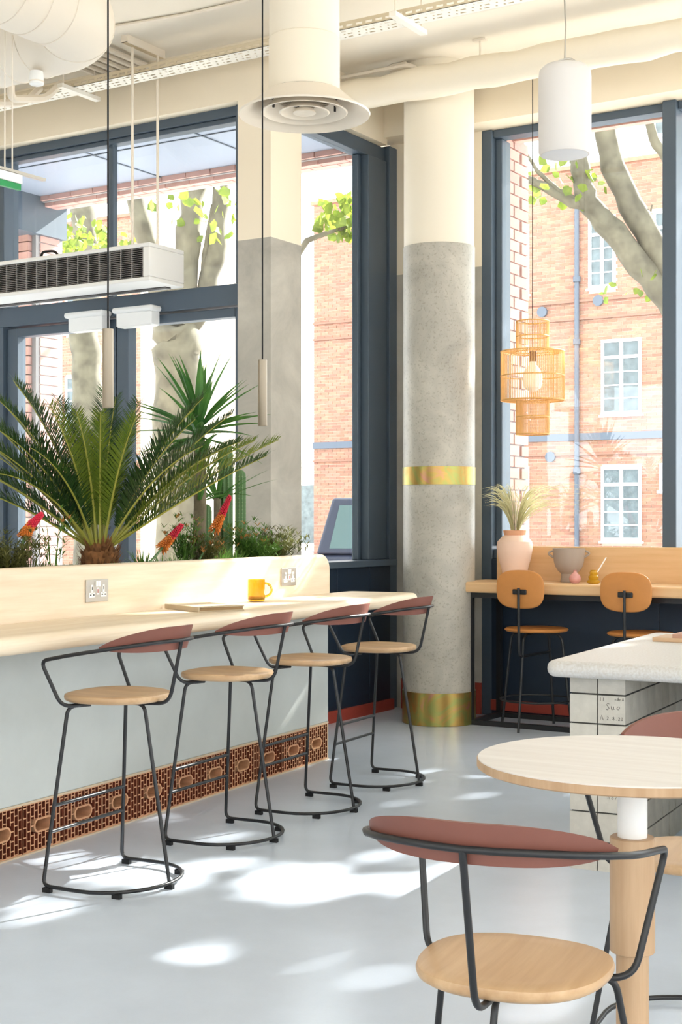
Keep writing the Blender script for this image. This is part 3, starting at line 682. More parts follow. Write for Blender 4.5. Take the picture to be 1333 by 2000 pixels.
# ================================================================== ROUND TABLE
tp = onz(1236, 1481, .74)
rt = thing('round_table', 'round pale oak table on a white and oak pedestal', 'table', (tp.x, tp.y, 0))
tr = .327
MB().lathe([(0, .737), (tr-.002, .737), (tr-.002, .739), (tr-.003, .74), (0, .74)], 72, capb=False, capt=False).build('tabletop', wood('table oak', (218, 212, 206), (230, 226, 221), 0), rt)
MB().lathe([(0, .718), (tr-.004, .718), (tr, .721), (tr, .737), (0, .737)], 72, capb=False, capt=False).build('edge_band', M_oakz, rt)
MB().lathe([(.031, .50), (.031, .718)], 32).build('white_column', M_white, rt)
MB().lathe([(.0, .575), (.045, .575), (.047, .573), (.047, .335), (.045, .333), (0, .333)], 32, capb=False, capt=False).build('oak_sleeve', M_oakz, rt)
MB().lathe([(.034, .02), (.034, .334)], 32).build('lower_post', M_oakz, rt)
MB().lathe([(.20, 0), (.20, .012), (.19, .018), (.036, .022)], 40).build('base_plate', M_white, rt)

# ================================================================== LAMPS
def tube_lamp(px, label, y):
    p = F2W(-3.3, y); t = thing('pendant_lamp', label, 'lamp', (p.x, p.y, 1.676), group='tube pendant lamps over the bar')
    MB().lathe([(.0185, .01), (.0205, 0), (.0215, .002), (.0215, .303), (.0, .306)], 24, capt=False).build('metal_tube', M_lampm, t)
    MB().tube([(0, 0, .303), (0, 0, CEIL-1.676)], .0035, 6).build('cord', M_rubber, t)
    MB().lathe([(.04, CEIL-1.676-.02), (.04, CEIL-1.676)], 20).build('ceiling_rose', M_white, t)
tube_lamp(211, 'tube pendant lamp on a black cord above the cycad', 4.459)
tube_lamp(513, 'tube pendant lamp on a black cord in front of the plaster pier', 5.634)
sp = at(1104, 300, 5.5)
s = thing('pendant_speaker', 'white cylindrical pendant hanging on a wire below the wrapped pipe', 'pendant', (sp.x, sp.y, 2.655))
MB().lathe([(.0, 0.004), (.094, .0), (.1015, .012), (.1015, .30), (.098, .325), (.08, .342), (.02, .346), (0, .346)], 48, capb=False, capt=False).build('body', mat('soft white shell', (222, 216, 210), rough=.55), s, ang=50)
MB().lathe([(.086, -.001), (.092, .001)], 48).build('face_disc', mat('speaker face', (232, 232, 234), rough=.6), s)
MB().tube([(.045*math.cos(a), .0, .345+.026*math.sin(a)) for a in [pi*k/10 for k in range(11)]], .004, 6).build('hanging_ring', M_metal, s)
MB().tube([(0, 0, .37), (.004, 0, .5), (-.006, 0, .7), (.006, 0, .9), (0, 0, 1.1), (0, 0, CEIL-2.655)], .0035, 6).build('wire', M_metal, s)
rp = ony(1041, 1018, 7.95)
rl = thing('rattan_lamp', 'three tier woven rattan pendant lamp in front of the wide window', 'lamp', (rp.x, 7.95, 1.767))
def tier(r0, z0, z1, n, sub):
    m = MB()
    for k in range(n):
        a = 2*pi*k/n; m.tube([(r0*math.cos(a), r0*math.sin(a), z0), (r0*math.cos(a), r0*math.sin(a), z1)], .0018, 4, caps=False)
    o = m.build('cane_tier', M_rattan, rl, kind='stuff')
    h = MB()
    for z_ in (z0, (z0+z1)/2, z1): h.tube([(r0*math.cos(2*pi*k/36), r0*math.sin(2*pi*k/36), z_) for k in range(36)], .004, 6, closed=True)
    h.build('hoop', M_rattan, o)
tier(.10, .0, .21, 84, 0); tier(.192, .205, .50, 96, 0); tier(.098, .50, .683, 60, 0)
b = MB()
for zz, ra, rb in ((.205, .1, .192), (.5, .098, .192)):
    for k in range(40): a = 2*pi*k/40; b.tube([(ra*math.cos(a), ra*math.sin(a), zz), (rb*math.cos(a), rb*math.sin(a), zz)], .0018, 4, caps=False)
b.build('shoulder', M_rattan, rl, kind='stuff')
MB().lathe([(.02, .26), (.05, .28), (.062, .33), (.05, .385), (.022, .42), (.02, .45)], 24).build('bulb', M_lampw, rl)
MB().lathe([(.024, .44), (.024, .50)], 16).build('lamp_holder', mat('brown holder', (110, 70, 40)), rl)
MB().tube([(0, 0, .5), (0, 0, CEIL-1.767)], .0032, 6).build('cord', M_rubber, rl)

# ================================================================== SERVICES UNDER THE CEILING
dp = at(595, 1018, 6.8)
df = thing('ceiling_diffuser', 'round air diffuser on a wrapped vertical duct', 'diffuser', (dp.x, dp.y, 3.177))
MB().lathe([(.17, .10), (.17, .36), (.163, .365), (.168, .37), (.168, CEIL-3.18)], 40, capb=False, capt=False).build('wrapped_duct', M_wrap, df, ang=50)
MB().lathe([(.176, .10), (.25, .035), (.312, .0), (.316, .008), (.25, .05), (.18, .11)], 64, capb=False, capt=False).build('outer_cone', M_diff, df)
MB().lathe([(.13, .07), (.20, .012), (.207, .015), (.14, .078)], 64, capb=False, capt=False).build('middle_cone', M_diff, df)
MB().lathe([(.06, .05), (.115, .012), (.121, .015), (.07, .058)], 48, capb=False, capt=False).build('inner_cone', M_diff, df)
MB().lathe([(.0, .035), (.045, .03), (.055, .012), (.05, .01), (.0, .02)], 32, capb=False, capt=False).build('centre_disc', M_diff, df)
MB().lathe([(.176, .1), (.176, .112), (0, .112)], 32, capb=False, capt=False).build('throat', M_grille, df)
for k in range(4): a = pi/4+k*pi/2; MB().bx(-.004, .004, -.004, .004, .03, .1).build('spacer', M_grille, df, smooth=False, loc=(.15*math.cos(a), .15*math.sin(a), 0))
pp = thing('wrapped_pipe', 'wrapped white insulated pipe running below the ceiling past the column', 'pipe', (-4.6, 7.46, 3.845))
pts = [(x*.15, .004*math.sin(x*1.7), .006*math.sin(x*2.3)) for x in range(46)]
MB().tube(pts, [.093+.005*math.sin(i*2.1)+.003*math.sin(i*5.3) for i in range(46)], 20).build('insulation', M_wrap, pp, ang=80)
for x in (.95, 2.6, 4.4): MB().tube([(x, 0, .09), (x, 0, CEIL-3.845)], .006, 6).build('hanger_rod', M_duct, pp); MB().bx(x-.04, x+.04, -.02, .02, CEIL-3.845-.012, CEIL-3.845).build('hanger_plate', M_duct, pp, smooth=False)
# spiral duct with elbow
R_ = .2; DX, DY, DZ = -4.86, 5.52, 3.77
sdk = thing('spiral_duct', 'large cream spiral duct with elbow in the upper left corner', 'duct', (DX, DY, DZ))
path = [(-5.5, 0, 0)]+[(-.28+.28*math.sin(a), -.28+.28*math.cos(a), 0) for a in [pi/2*k/10 for k in range(11)]]+[(0, -4.5, 0)]
MB().tube(path, R_, 40).build('duct_body', M_duct, sdk)
def ringat(p, d_): 
    d_ = Vector(d_).normalized(); u_ = d_.orthogonal().normalized(); q = d_.cross(u_)
    return MB().tube([Vector(p)+(u_*math.cos(2*pi*k/36)+q*math.sin(2*pi*k/36))*(R_+.001) for k in range(36)], .0035, 5, closed=True)
for k in range(11): ringat((-.4-.16*k, 0, 0), (1, 0, .0)).build('seam', M_duct, sdk)
for k in range(14): ringat((0, -.36-.16*k, 0), (0, 1, .0)).build('seam', M_duct, sdk)
ringat((-.082, -.082, 0), (1, -1, 0)).build('seam', M_duct, sdk)
# cable tray
ty = 6.44; tz = 3.85
ctr = thing('cable_tray', 'long perforated white cable tray running under the ceiling', 'cable tray', (-9, ty, tz))
LT = 10.5; m = MB()
for y0, y1 in ((0, .018), (.034, .06), (.076, .10), (.116, .14)): m.bx(0, LT, y0, y1, 0, .0025)
k = 0; x = 0.
while x < LT:
    for y0, y1, ph in ((.018, .034, 0), (.06, .076, .02), (.10, .116, 0)): m.bx(x+ph, x+ph+(.032 if k % 3 else .012), y0, y1, 0, .0025)
    x += .045; k += 1
m.build('perforated_bottom', M_tray, ctr, smooth=False)
m = MB(); m.bx(0, LT, 0, .002, 0, .012); m.bx(0, LT, 0, .002, .024, .042); m.bx(0, LT, .138, .14, 0, .042); x = 0
while x < LT: m.bx(x, x+.02, 0, .002, .012, .024); x += .06
m.build('slotted_side', mat('tray side', (214, 198, 168), rough=.6), ctr, smooth=False)
for x in (.9, 3.12, 5.4, 7.6, 9.8):
    h = thing('tray_hanger', 'bracket under the cable tray '+{.9: 'near the far left wall', 3.12: 'below the parallel conduits', 5.4: 'behind the wrapped duct', 7.6: 'before the column pipe', 9.8: 'past the white pendant'}[x], 'bracket', (-9+x, ty, tz), group='hangers of the cable tray')
    MB().bx(-.02, .02, -.1, .24, -.024, 0).build('cross_bar', M_tray, h, smooth=False)
    for y_ in (-.07, .21): MB().tube([(0, y_, 0), (0, y_, CEIL-tz)], .005, 6).build('rod', M_duct, h)
# parallel conduits on the ceiling
for i in range(6):
    x = -5.93+i*.075
    tag(MB().tube([(x, 6.28, 4.013), (x+.0, 6.76, 4.013)], .017, 8).build('conduit', M_duct), ['leftmost', 'second', 'third', 'fourth', 'fifth', 'rightmost'][i]+' of the six short parallel conduits on the ceiling', 'conduit', 'parallel conduits on the ceiling')
# strut and drop rods holding the air curtain
ac = thing('air_curtain', 'long white air curtain with dark grille above the doors', 'air curtain', (-5.21, 6.36, 2.62))
AW = 3.2
b = MB(); b.bx(-AW, 0, 0, .32, 0, .025); b.bx(-AW, 0, 0, .32, .195, .22); b.bx(-.05, 0, 0, .32, .025, .195); b.bx(-AW, -AW+.05, 0, .32, .025, .195); b.bx(-AW+.05, -.05, .1, .32, .025, .195); b.build('housing', M_acw, ac, smooth=False, bevel=.006)
b = MB(); b.bx(-AW+.05, -.05, .085, .1, .025, .195); b.build('grille_back', M_grille, ac, smooth=False)
g = MB()
for k in range(15): g.bx(-AW+.05, -.05, .004, .03, .029+k*.0112, .032+k*.0112)
g.build('grille_slat', M_slat, ac, smooth=False, kind='stuff'); g = MB(); x = -.05
while x > -AW+.05: g.bx(x-.004, x, .002, .012, .025, .195); x -= .083
g.build('grille_bar', mat('grille bar', (150, 146, 142)), ac, smooth=False, kind='stuff')
MB().bx(-AW+.1, -.06, .22, .27, -.006, 0).build('air_slot', M_grille, ac, smooth=False)
MB().tube(fillet([(-.95, .12, .21), (-.95, .12, .275), (-.85, .14, .275), (-.83, .16, .21)], .05, 6), .008, 8).build('cable', M_rubber, ac)
for yq, x in ((6.405, -5.375), (6.605, -5.35)):
    MB().tube([(x+5.21, yq-6.36, .21), (x+5.21, yq-6.36, CEIL-2.62-.03)], .008, 6).build('drop_rod', M_duct, ac)
for yq in (.045, .245): MB().tube([(-1.72, yq, .21), (-1.72, yq, CEIL-2.62)], .008, 6).build('drop_rod', M_duct, ac)
stt_ = thing('ceiling_strut', 'cream steel channel on the ceiling holding the air curtain rods', 'bracket', (-5.362, 6.50, CEIL))
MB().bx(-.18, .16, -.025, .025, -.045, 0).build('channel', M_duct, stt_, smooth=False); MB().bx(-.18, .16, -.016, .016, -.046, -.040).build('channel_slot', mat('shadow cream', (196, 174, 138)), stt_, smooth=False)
stt_.rotation_euler = (0, 0, math.radians(90))
# door closers
for lab, x0, x1 in (('white door sensor box above the left door leaf', -6.21, -5.89), ('white door sensor box above the right door leaf', -5.815, -5.495)):
    c_ = thing('door_sensor', lab, 'sensor', ((x0+x1)/2, 6.85, 2.437), group='door sensor boxes')
    W_ = (x1-x0)/2
    MB().bx(-W_+.02, W_-.02, -.10, -.02, .0, .085).build('box', M_white, c_, smooth=False, bevel=.006); MB().bx(-W_, W_, -.125, -.02, .082, .118).build('cover', M_white, c_, bevel=.016, seg=3)
    MB().bx(-W_+.03, W_-.03, -.095, -.03, -.004, 0).build('lens_strip', M_lampw, c_, smooth=False)
# thin conduits on the ceiling
def wire(label, pts, r=.008):
    return tag(MB().tube([Vector(p) for p in pts], r, 6).build('ceiling_conduit', M_duct), label, 'conduit')
p0, p1 = onz(212, 53, 4.03), onz(505, -5, 4.03); wire('upper thin conduit crossing the ceiling left of the wrapped duct', [p0, (p0*.5+p1*.5)+Vector((0, .03, 0)), p1])
p0, p1 = onz(212, 55, 4.03), onz(400, 22, 4.03); wire('lower thin conduit running to the spiral duct', [p0, p1, onz(520, -12, 4.03)], .006)
p0, p1, p2_ = onz(668, 152, 3.99), onz(800, 126, 3.99), onz(822, 140, 3.97); wire('bent conduit between the wrapped duct and the column', fillet([p0, p1, p2_, p2_+Vector((0, 0, -.1))], .05), .014)
q = onz(783, 138, 4.0); jbx = tag(MB().bx(-.06, .06, -.04, .04, -.09, .04).build('junction_box', M_duct, smooth=False, bevel=.01), 'small cream junction box on the ceiling near the column', 'box'); jbx.location = (q.x, q.y, 4.0)
for i, px in enumerate((4, 46)):
    q = ony(px, 150, 5.9)
    wire(['cable bend hanging left of the frame edge below the spiral duct', 'cable bend hanging below the spiral duct beside the smoke detector'][i], fillet([(q.x, 5.8, 3.72), (q.x, 5.8, 3.6), (q.x-.12, 6.2, 3.72), (q.x-.2, 6.42, 3.88)], .1), .022)
q = ony(90, 128, 5.52); sdt = thing('smoke_detector', 'small white detector hanging under the spiral duct', 'detector', (q.x, 5.45, 3.50))
MB().lathe([(.03, 0), (.037, .004), (.037, .045), (.033, .07)], 24).build('detector_body', M_lampw, sdt); MB().lathe([(.034, .012), (.0385, .014), (.0385, .020), (.034, .022)], 24, capb=False, capt=False).build('detector_ring', M_duct, sdt)
ex = thing('exit_sign', 'hanging exit sign with green edge at the upper left frame edge', 'sign', tuple(ony(24, 345, 5.2)))
MB().bx(-.3, .22, -.012, .012, .02, .034).build('hanger_bar', M_metal, ex, smooth=False); MB().bx(-.3, .05, -.02, .02, -.03, .014).build('sign_housing', M_white, ex, smooth=False); MB().bx(-.3, .05, -.01, .01, -.06, -.03).build('green_panel', M_green, ex, smooth=False)
for x in (-.05, .0): MB().tube([(x, 0, .03), (x, 0, CEIL-ex.location.z)], .004, 6).build('rod', M_duct, ex)
ex.rotation_euler = (0, 0, math.radians(88))

# ================================================================== PLANTS
Z0 = 1.0
def frond(az, el, L_, droop, seed):
    rg = random.Random(seed); n = 30; P = []; p = Vector((math.cos(az)*.04, math.sin(az)*.04, .12)); e = el
    for i in range(n+1):
        P.append(p.copy()); d_ = Vector((math.cos(az)*math.cos(e), math.sin(az)*math.cos(e), math.sin(e))); p = p+d_*(L_/n); e -= droop/n*(.4+1.2*i/n)
    m = MB(); m.tube(P, [.007*(1-.75*i/n) for i in range(n+1)], 5, caps=False); m.m = 1
    N_ = 70
    for k in range(N_):
        q = .16+.84*k/N_; i = min(n-1, int(q*n)); f_ = q*n-i; b0 = P[i].lerp(P[i+1], f_); t = (P[i+1]-P[i]).normalized()
        sd_ = t.cross(Vector((0, 0, 1))); sd_ = sd_.normalized() if sd_.length > 1e-4 else Vector((1, 0, 0)); nn = sd_.cross(t)
        ll = L_*.175*min(1, (q-.10)*4.2)*(1-.55*max(0, q-.6)/.4)*rg.uniform(.9, 1.08)
        for s_ in (-1, 1):
            d_ = (sd_*s_*.80+nn*rg.uniform(.3, .6)+t*(.5+.5*q)+Vector((rg.uniform(-.1, .1), rg.uniform(-.1, .1), rg.uniform(-.1, .1)))).normalized()
            e_ = b0+d_*ll; mid = b0+d_*ll*.5+nn*.004; w_ = t*.0032
            m.add([b0-w_, b0+w_, mid+w_, mid-w_, e_-Vector((0, 0, ll*.06))], [(0, 1, 2, 3), (3, 2, 4)])
    return m
sg = onfx(195, 1095, -3.82); sgo = thing('cycad_palm', 'large sago palm with arching feathery fronds in the bar planter', 'plant', F2W(-3.82, sg.y, Z0))
m = MB(); m.lathe([(.06, -.02), (.085, .04), (.08, .10), (.05, .14), (.02, .16)], 20)
rg = random.Random(2)
for k in range(140):
    a = rg.uniform(0, 2*pi); z_ = rg.uniform(.0, .13); r0 = .08-.2*max(0, z_-.08); m.blade([(r0*.8*math.cos(a), r0*.8*math.sin(a), z_), (r0*1.15*math.cos(a), r0*1.15*math.sin(a), z_+.03), (r0*1.35*math.cos(a), r0*1.35*math.sin(a), z_+.055)], .014)
m.build('trunk', M_fibre, sgo, smooth=False)
rg = random.Random(11)
# azimuth given as the angle in the picture plane: 0 = to the right, 90 = away, 180 = left, 270 = towards the viewer
fr_ = [(180, 52, .86, .45), (176, 42, .84, .55), (186, 60, .88, .5), (165, 64, .86, .4), (195, 70, .80, .55), (150, 56, .8, .5), (215, 64, .74, .7), (172, 74, .86, .45), (120, 68, .82, .45), (235, 76, .70, .5), (100, 78, .80, .4),
       (262, 80, .66, .6), (285, 78, .66, .55), (300, 70, .68, .5), (70, 72, .80, .45), (45, 64, .82, .45), (330, 62, .74, .5), (10, 56, .86, .4), (20, 66, .84, .4), (350, 44, .84, .4), (5, 38, .92, .25), (-8, 32, .86, .15), (60, 50, .8, .5), (140, 45, .78, .55), (200, 44, .80, .6), (90, 60, .8, .5), (245, 66, .62, .9), (183, 34, .8, .5), (168, 50, .9, .6), (205, 56, .78, .7), (130, 74, .8, .5), (-15, 50, .8, .6), (30, 48, .84, .5), (-30, 56, .7, .7), (158, 72, .88, .5), (110, 56, .8, .6), (78, 82, .76, .5), (225, 50, .66, .9)]
for i, (az, el, L_, dr) in enumerate(fr_):
    a = math.radians(az+rg.uniform(-6, 6))+YAW                 # picture right = RGT which points along YAW
    frond(a, math.radians(el), L_*.97, dr, i).build('frond', [M_rach, M_frond2 if i in (11, 12, 9, 13, 19, 20) else M_frond], sgo, smooth=False)
# yucca
yc = onfx(388, 1095, -3.86); yo = thing('yucca', 'tall yucca with spiky sword leaves behind the sago palm', 'plant', F2W(-3.86, yc.y, Z0))
MB().tube([(0, 0, -.02), (.01, 0, .3), (0, .01, .6), (0, 0, .72)], [.035, .032, .03, .028], 12).build('stem', mat('yucca stem', (118, 108, 88), rough=1, var=.25, scale=25), yo)
rg = random.Random(4)
def sword(o, base, az, el, L_, w_, dr=.25):
    P = []; p = Vector(base); e = el
    for i in range(8): P.append(p.copy()); p = p+Vector((math.cos(az)*math.cos(e), math.sin(az)*math.cos(e), math.sin(e)))*L_/7; e -= dr/7
    MB().blade(P, w_, fold=.25).build('sword_leaf', M_yuc, o)
for k in range(16):
    az = rg.uniform(0, 2*pi); sword(yo, (.02*math.cos(az), .02*math.sin(az), rg.uniform(.3, .62)), az, math.radians(rg.uniform(10, 62)), rg.uniform(.2, .3), .03, .6)
for k in range(44):
    el = rg.choice([80, 70, 62, 48, 35, 20, 8, -10]); az = rg.uniform(0, 2*pi)
    sword(yo, (.02*math.cos(az), .02*math.sin(az), .66+.08*(el/80)), az, math.radians(el+rg.uniform(-6, 6)), rg.uniform(.30, .40), rg.uniform(.036, .05))
y2 = onfx(425, 1095, -3.95); yo2 = thing('yucca', 'smaller yucca with narrow leaves growing among the cacti', 'plant', F2W(-3.95, y2.y, Z0))
MB().tube([(0, 0, -.02), (0, 0, .36)], .02, 10).build('stem', MATS['yucca stem'], yo2)
for k in range(20):
    az = rg.uniform(0, 2*pi); sword(yo2, (0, 0, .34), az, math.radians(rg.uniform(15, 80)), rg.uniform(.22, .34), .018)
# cacti
def cactus(px, ytop, fx_, r, lab):
    p = onfx(px, 1090, fx_); zt = onfx(px, ytop, fx_).z-Z0; o = thing('cactus', lab, 'cactus', F2W(fx_, p.y, Z0))
    n = 40; prof = [(r*.8, -.02), (r, .05), (r, zt-r*1.6), (r*.92, zt-r*.8), (r*.62, zt-r*.25), (r*.2, zt)]; vs = []
    for R2, z_ in prof:
        for k in range(n): a = 2*pi*k/n; q = R2*(1+.13*math.cos(a*10)); vs.append((q*math.cos(a), q*math.sin(a), z_))
    MB().add(vs, [(i*n+k, i*n+(k+1) % n, (i+1)*n+(k+1) % n, (i+1)*n+k) for i in range(len(prof)-1) for k in range(n)]+[tuple((len(prof)-1)*n+k for k in range(n))]).build('ribbed_stem', M_cact, o, ang=80)
    s = MB()
    for k in range(10):
        a = 2*pi*k/10; z_ = .06
        while z_ < zt-r:
            for j in (-.6, 0, .6): e = Vector((math.cos(a+j), math.sin(a+j), .2))*.009; b0 = Vector((r*1.12*math.cos(a), r*1.12*math.sin(a), z_)); s.blade([b0, b0+e*.5, b0+e], .0014)
            z_ += .02
    s.build('spines', M_straw, o, smooth=False, kind='stuff')
cactus(441, 868, -3.93, .034, 'tallest ribbed cactus in the bar planter'); cactus(470, 918, -3.98, .026, 'shorter ribbed cactus beside the dark door post'); cactus(404, 985, -3.90, .023, 'thin ribbed cactus behind the leaning flower')
# pokers
def poker(base, tip, lab, bend):
    o = thing('torch_lily', lab, 'flower', (base.x, base.y, Z0)); b0 = Vector((0, 0, -.02)); t = tip-Vector((base.x, base.y, Z0)); n = 10
    P = [b0.lerp(t, i/n)+bend*math.sin(pi*i/n) for i in range(n+1)]
    hd_ = P[-5:]; MB().tube(P, .005, 6).build('stem', M_cact, o)
    rg = random.Random(1); m = MB(); N_ = 170
    for k in range(N_):
        q = k/N_; j = q*(len(hd_)-1); i = int(j); pt = hd_[i].lerp(hd_[min(i+1, len(hd_)-1)], j-i); ax = (hd_[min(i+1, len(hd_)-1)]-hd_[i-1 if i else 0]).normalized()
        u_ = ax.orthogonal().normalized(); v_ = ax.cross(u_); a = k*2.4; rad = (u_*math.cos(a)+v_*math.sin(a)); ll = .032*(1-.62*q)
        m.m = 1 if q < .42+rg.uniform(-.1, .1) else 0
        m.tube([pt, pt+rad*ll*.6-ax*ll*.2, pt+rad*ll*.9-ax*ll*.6], [.0035, .0045, .003], 4)
    m.build('flower_head', [M_fred, M_for], o, label='red and orange flower spike')
def P3(px, py, fx_): p = onfx(px, py, fx_); return F2W(p.x, p.y, p.z)
poker(P3(54, 1095, -3.7), P3(84, 1002, -3.7), 'drooping red and orange torch lily left of the sago palm', RGT*-.05+Vector((0, 0, .03)))
poker(P3(258, 1092, -3.64), P3(356, 1024, -3.64), 'leaning red torch lily right of the sago palm', RGT*-.0+Vector((0, 0, -.006)))
poker(P3(372, 1088, -3.66), P3(450, 968, -3.66), 'upright red torch lily before the cacti', RGT*.0+Vector((0, 0, -.01)))
# tufts and bushes
def tuft(px, fx_, n, hgt, sp_, mats, lab, nm='grass_tuft', wd=.006, tips=0):
    p = onfx(px, 1090, fx_); o = thing(nm, lab, 'plant', F2W(fx_, p.y, Z0)); rg = random.Random(int(px)); m = MB()
    for k in range(n):
        a = rg.uniform(0, 2*pi); s_ = sp_*rg.uniform(.2, 1); h_ = hgt*rg.uniform(.55, 1); r0 = rg.uniform(0, .03); pts = []
        for i in range(6): q = i/5; pts.append((math.cos(a)*(r0+s_*q**1.5), math.sin(a)*(r0+s_*q**1.5), -.01+h_*(q-.25*q*q*s_/sp_)))
        m.m = 0; m.blade(pts, wd*rg.uniform(.7, 1.2))
        if tips and k % 3 == 0:
            e = Vector(pts[-1])
            for j in range(5): b_ = rg.uniform(0, 2*pi); m.m = 1; m.blade([e, e+Vector((math.cos(b_)*.012, math.sin(b_)*.012, .012)), e+Vector((math.cos(b_)*.025, math.sin(b_)*.025, .02))], .007)
        if nm == 'leafy_bush':
            for i in range(2, 6):
                for j in range(3):
                    b_ = rg.uniform(0, 2*pi); e = Vector(pts[i]); m.m = 0; m.blade([e, e+Vector((math.cos(b_)*.018, math.sin(b_)*.018, .014)), e+Vector((math.cos(b_)*.042, math.sin(b_)*.042, .024))], .006)
    m.build('blades', mats, o, smooth=False, kind='stuff')
tuft(18, -3.72, 110, .23, .16, [M_grassd, M_tip], 'dark grassy bush at the left frame edge', 'leafy_bush', .005)
tuft(104, -3.74, 9, .36, .07, [M_grass, M_tip], 'upright leafy stem with orange tips left of the sago palm', 'leafy_bush', .006, 1)
tuft(88, -3.66, 46, .12, .07, [M_grass], 'low pale green tuft before the torch lily')
tuft(278, -3.72, 70, .16, .10, [M_grass], 'bright green tuft right of the sago trunk')
tuft(318, -3.66, 60, .13, .09, [M_grass], 'low bright tuft under the leaning torch lily')
tuft(362, -3.74, 54, .30, .10, [M_grass, M_tip], 'tall leafy bush with orange tips below the yucca', 'leafy_bush', .005, 1)
tuft(432, -3.68, 90, .17, .10, [M_grass], 'bright green tuft at the foot of the tallest cactus')
tuft(486, -3.74, 80, .27, .13, [M_grass, M_tip], 'leafy bush with orange tips right of the cacti', 'leafy_bush', .005, 1)
tuft(538, -3.72, 130, .23, .17, [M_grassd, M_tip], 'dark grassy bush at the planter end', 'leafy_bush', .004)

tuft(232, -3.69, 60, .10, .08, [M_grass], 'small tuft close to the right side of the sago trunk')
tuft(345, -3.69, 80, .12, .09, [M_grass], 'low tuft below the yucca behind the upstand')
tuft(398, -3.69, 70, .20, .10, [M_grassd, M_tip], 'olive bush between yucca and cacti', 'leafy_bush', .005, 1)
tuft(458, -3.69, 90, .14, .10, [M_grass], 'low bright tuft under the upright torch lily')
tuft(508, -3.69, 80, .17, .10, [M_grass, M_tip], 'green bush left of the planter end', 'leafy_bush', .005)
tuft(135, -3.69, 60, .10, .08, [M_grass], 'small tuft close to the left side of the sago trunk')
tuft(60, -3.69, 60, .16, .10, [M_grassd], 'dark tuft below the drooping torch lily')

# ================================================================== OUTSIDE
struct(MB().bx(-90, 60, 8.6, 90, -.16, -.12).build('ground', M_road, smooth=False), 'pale asphalt street outside', 'street')
struct(MB().bx(-30, 20, 7.02, 11.5, -.12, -.03).bx(-11, -4.83, 7.02, 8.6, -.03, -.004).build('pavement', M_pave, smooth=False), 'pale paving outside the windows', 'pavement')
def facade(name, label, x0, x1, y, z1, wins, viewpx, strings=(), z0=-.12):
    f = thing(name, label, 'building', ((x0+x1)/2, y, 0)); ox = (x0+x1)/2
    MB().bx(x0-ox, x1-ox, .012, 6, z0, z1).build('wall', M_brickm, f, smooth=False)
    bw, bh = .225, .075; cand = []; row = 0; z = z0
    while z < z1-.05:
        x = x0-(.1125 if row % 2 else 0); cuts = [(a, b_) for a, b_, c_, d_ in wins if c_-.11 < z < d_]
        while x < x1:
            seg = [(max(x, x0), min(x+.213, x1))]
            for a, b_ in cuts: seg = [t for p, q in seg for t in ((p, min(q, a)), (max(p, b_), q)) if t[1]-t[0] > .03]
            cand += [(p, z, q-p) for p, q in seg if q-p > .03]
            x += bw
        z += bh; row += 1
    def vis(x): 
        v = Vector((x, y, 0)); return 666.5+FPX*v.dot(RGT)/v.dot(FWD)
    near = sorted([c for c in cand if c[2] > .212 and viewpx[0] < vis(c[0]) < viewpx[1] and .9 < c[1] < 8.6], key=lambda c: Vector((c[0]+.1, y, c[1]-EYE)).length)[:300]
    ns = set(near); m = MB()
    for x, z, L_ in cand:
        if (x, z, L_) in ns: continue
        a = x-ox; d_ = random.uniform(-.004, .004); m.add([(a, d_, z), (a+L_, d_, z), (a+L_, d_, z+.064), (a, d_, z+.064), (a, .02, z), (a+L_, .02, z), (a+L_, .02, z+.064), (a, .02, z+.064)], [(0, 1, 2, 3), (0, 4, 5, 1), (1, 5, 6, 2), (2, 6, 7, 3), (3, 7, 4, 0)])
    m.build('far_bricks', M_brick, f, smooth=False, kind='stuff')
    SB = MB().bx(0, .213, 0, .02, 0, .064).mesh('brick', False); SB.materials.append(M_brickp)
    for x, z, L_ in near: obj('brick', SB, f, (x-ox, random.uniform(-.004, .004), z))
    for a, b_, c_, d_ in wins:
        a -= ox; b_ -= ox; W_ = b_-a; fm = MB(); fw = .07; zt = c_+(d_-c_)*.76; mid = (a+b_)/2
        if c_ > d_-.3: continue
        for q in ((a, a+fw, c_, d_, 0), (b_-fw, b_, c_, d_, 0), (mid-fw*.6, mid+fw*.6, c_+fw, d_-fw, .002), (a+fw, b_-fw, c_, c_+fw, .004), (a+fw, b_-fw, d_-fw, d_, .004), (a+fw, b_-fw, zt-fw*.5, zt+fw*.5, .006)): fm.bx(q[0], q[1], -.03+q[4], .03, q[2], q[3])
        fm.bx(a-.04, b_+.04, -.07, .03, c_-.052, c_-.001)
        wo = fm.build('window_frame', M_upvc, f, smooth=False)
        for s_ in ((a+fw, mid-fw*.6), (mid+fw*.6, b_-fw)):
            MB().bx(s_[0], s_[1], .0, .011, c_+fw, zt-fw*.5).build('pane', M_pane, wo, smooth=False); MB().bx(s_[0], s_[1], .0, .011, zt+fw*.5, d_-fw).build('pane', M_pane, wo, smooth=False)
            gbm = MB()
            for k in range(1, 4): zz = c_+fw+(zt-fw*.5-c_-fw)*k/4; gbm.bx(s_[0], s_[1], -.012, .008, zz-.014, zz+.014)
            gbm.build('glazing_bar', M_upvc, wo, smooth=False)
    for z, t_ in strings: MB().bx(x0-ox, x1-ox, -.05, .02, z, z+t_).build('string_course', M_pipe if t_ > .08 else M_dbrick, f, smooth=False)
    MB().bx(x0-ox-.05, x1-ox+.05, -.07, .2, z1-.06, z1+.03).build('coping', M_brickp, f, smooth=False)
    return f
FYB = 30.
wins = []
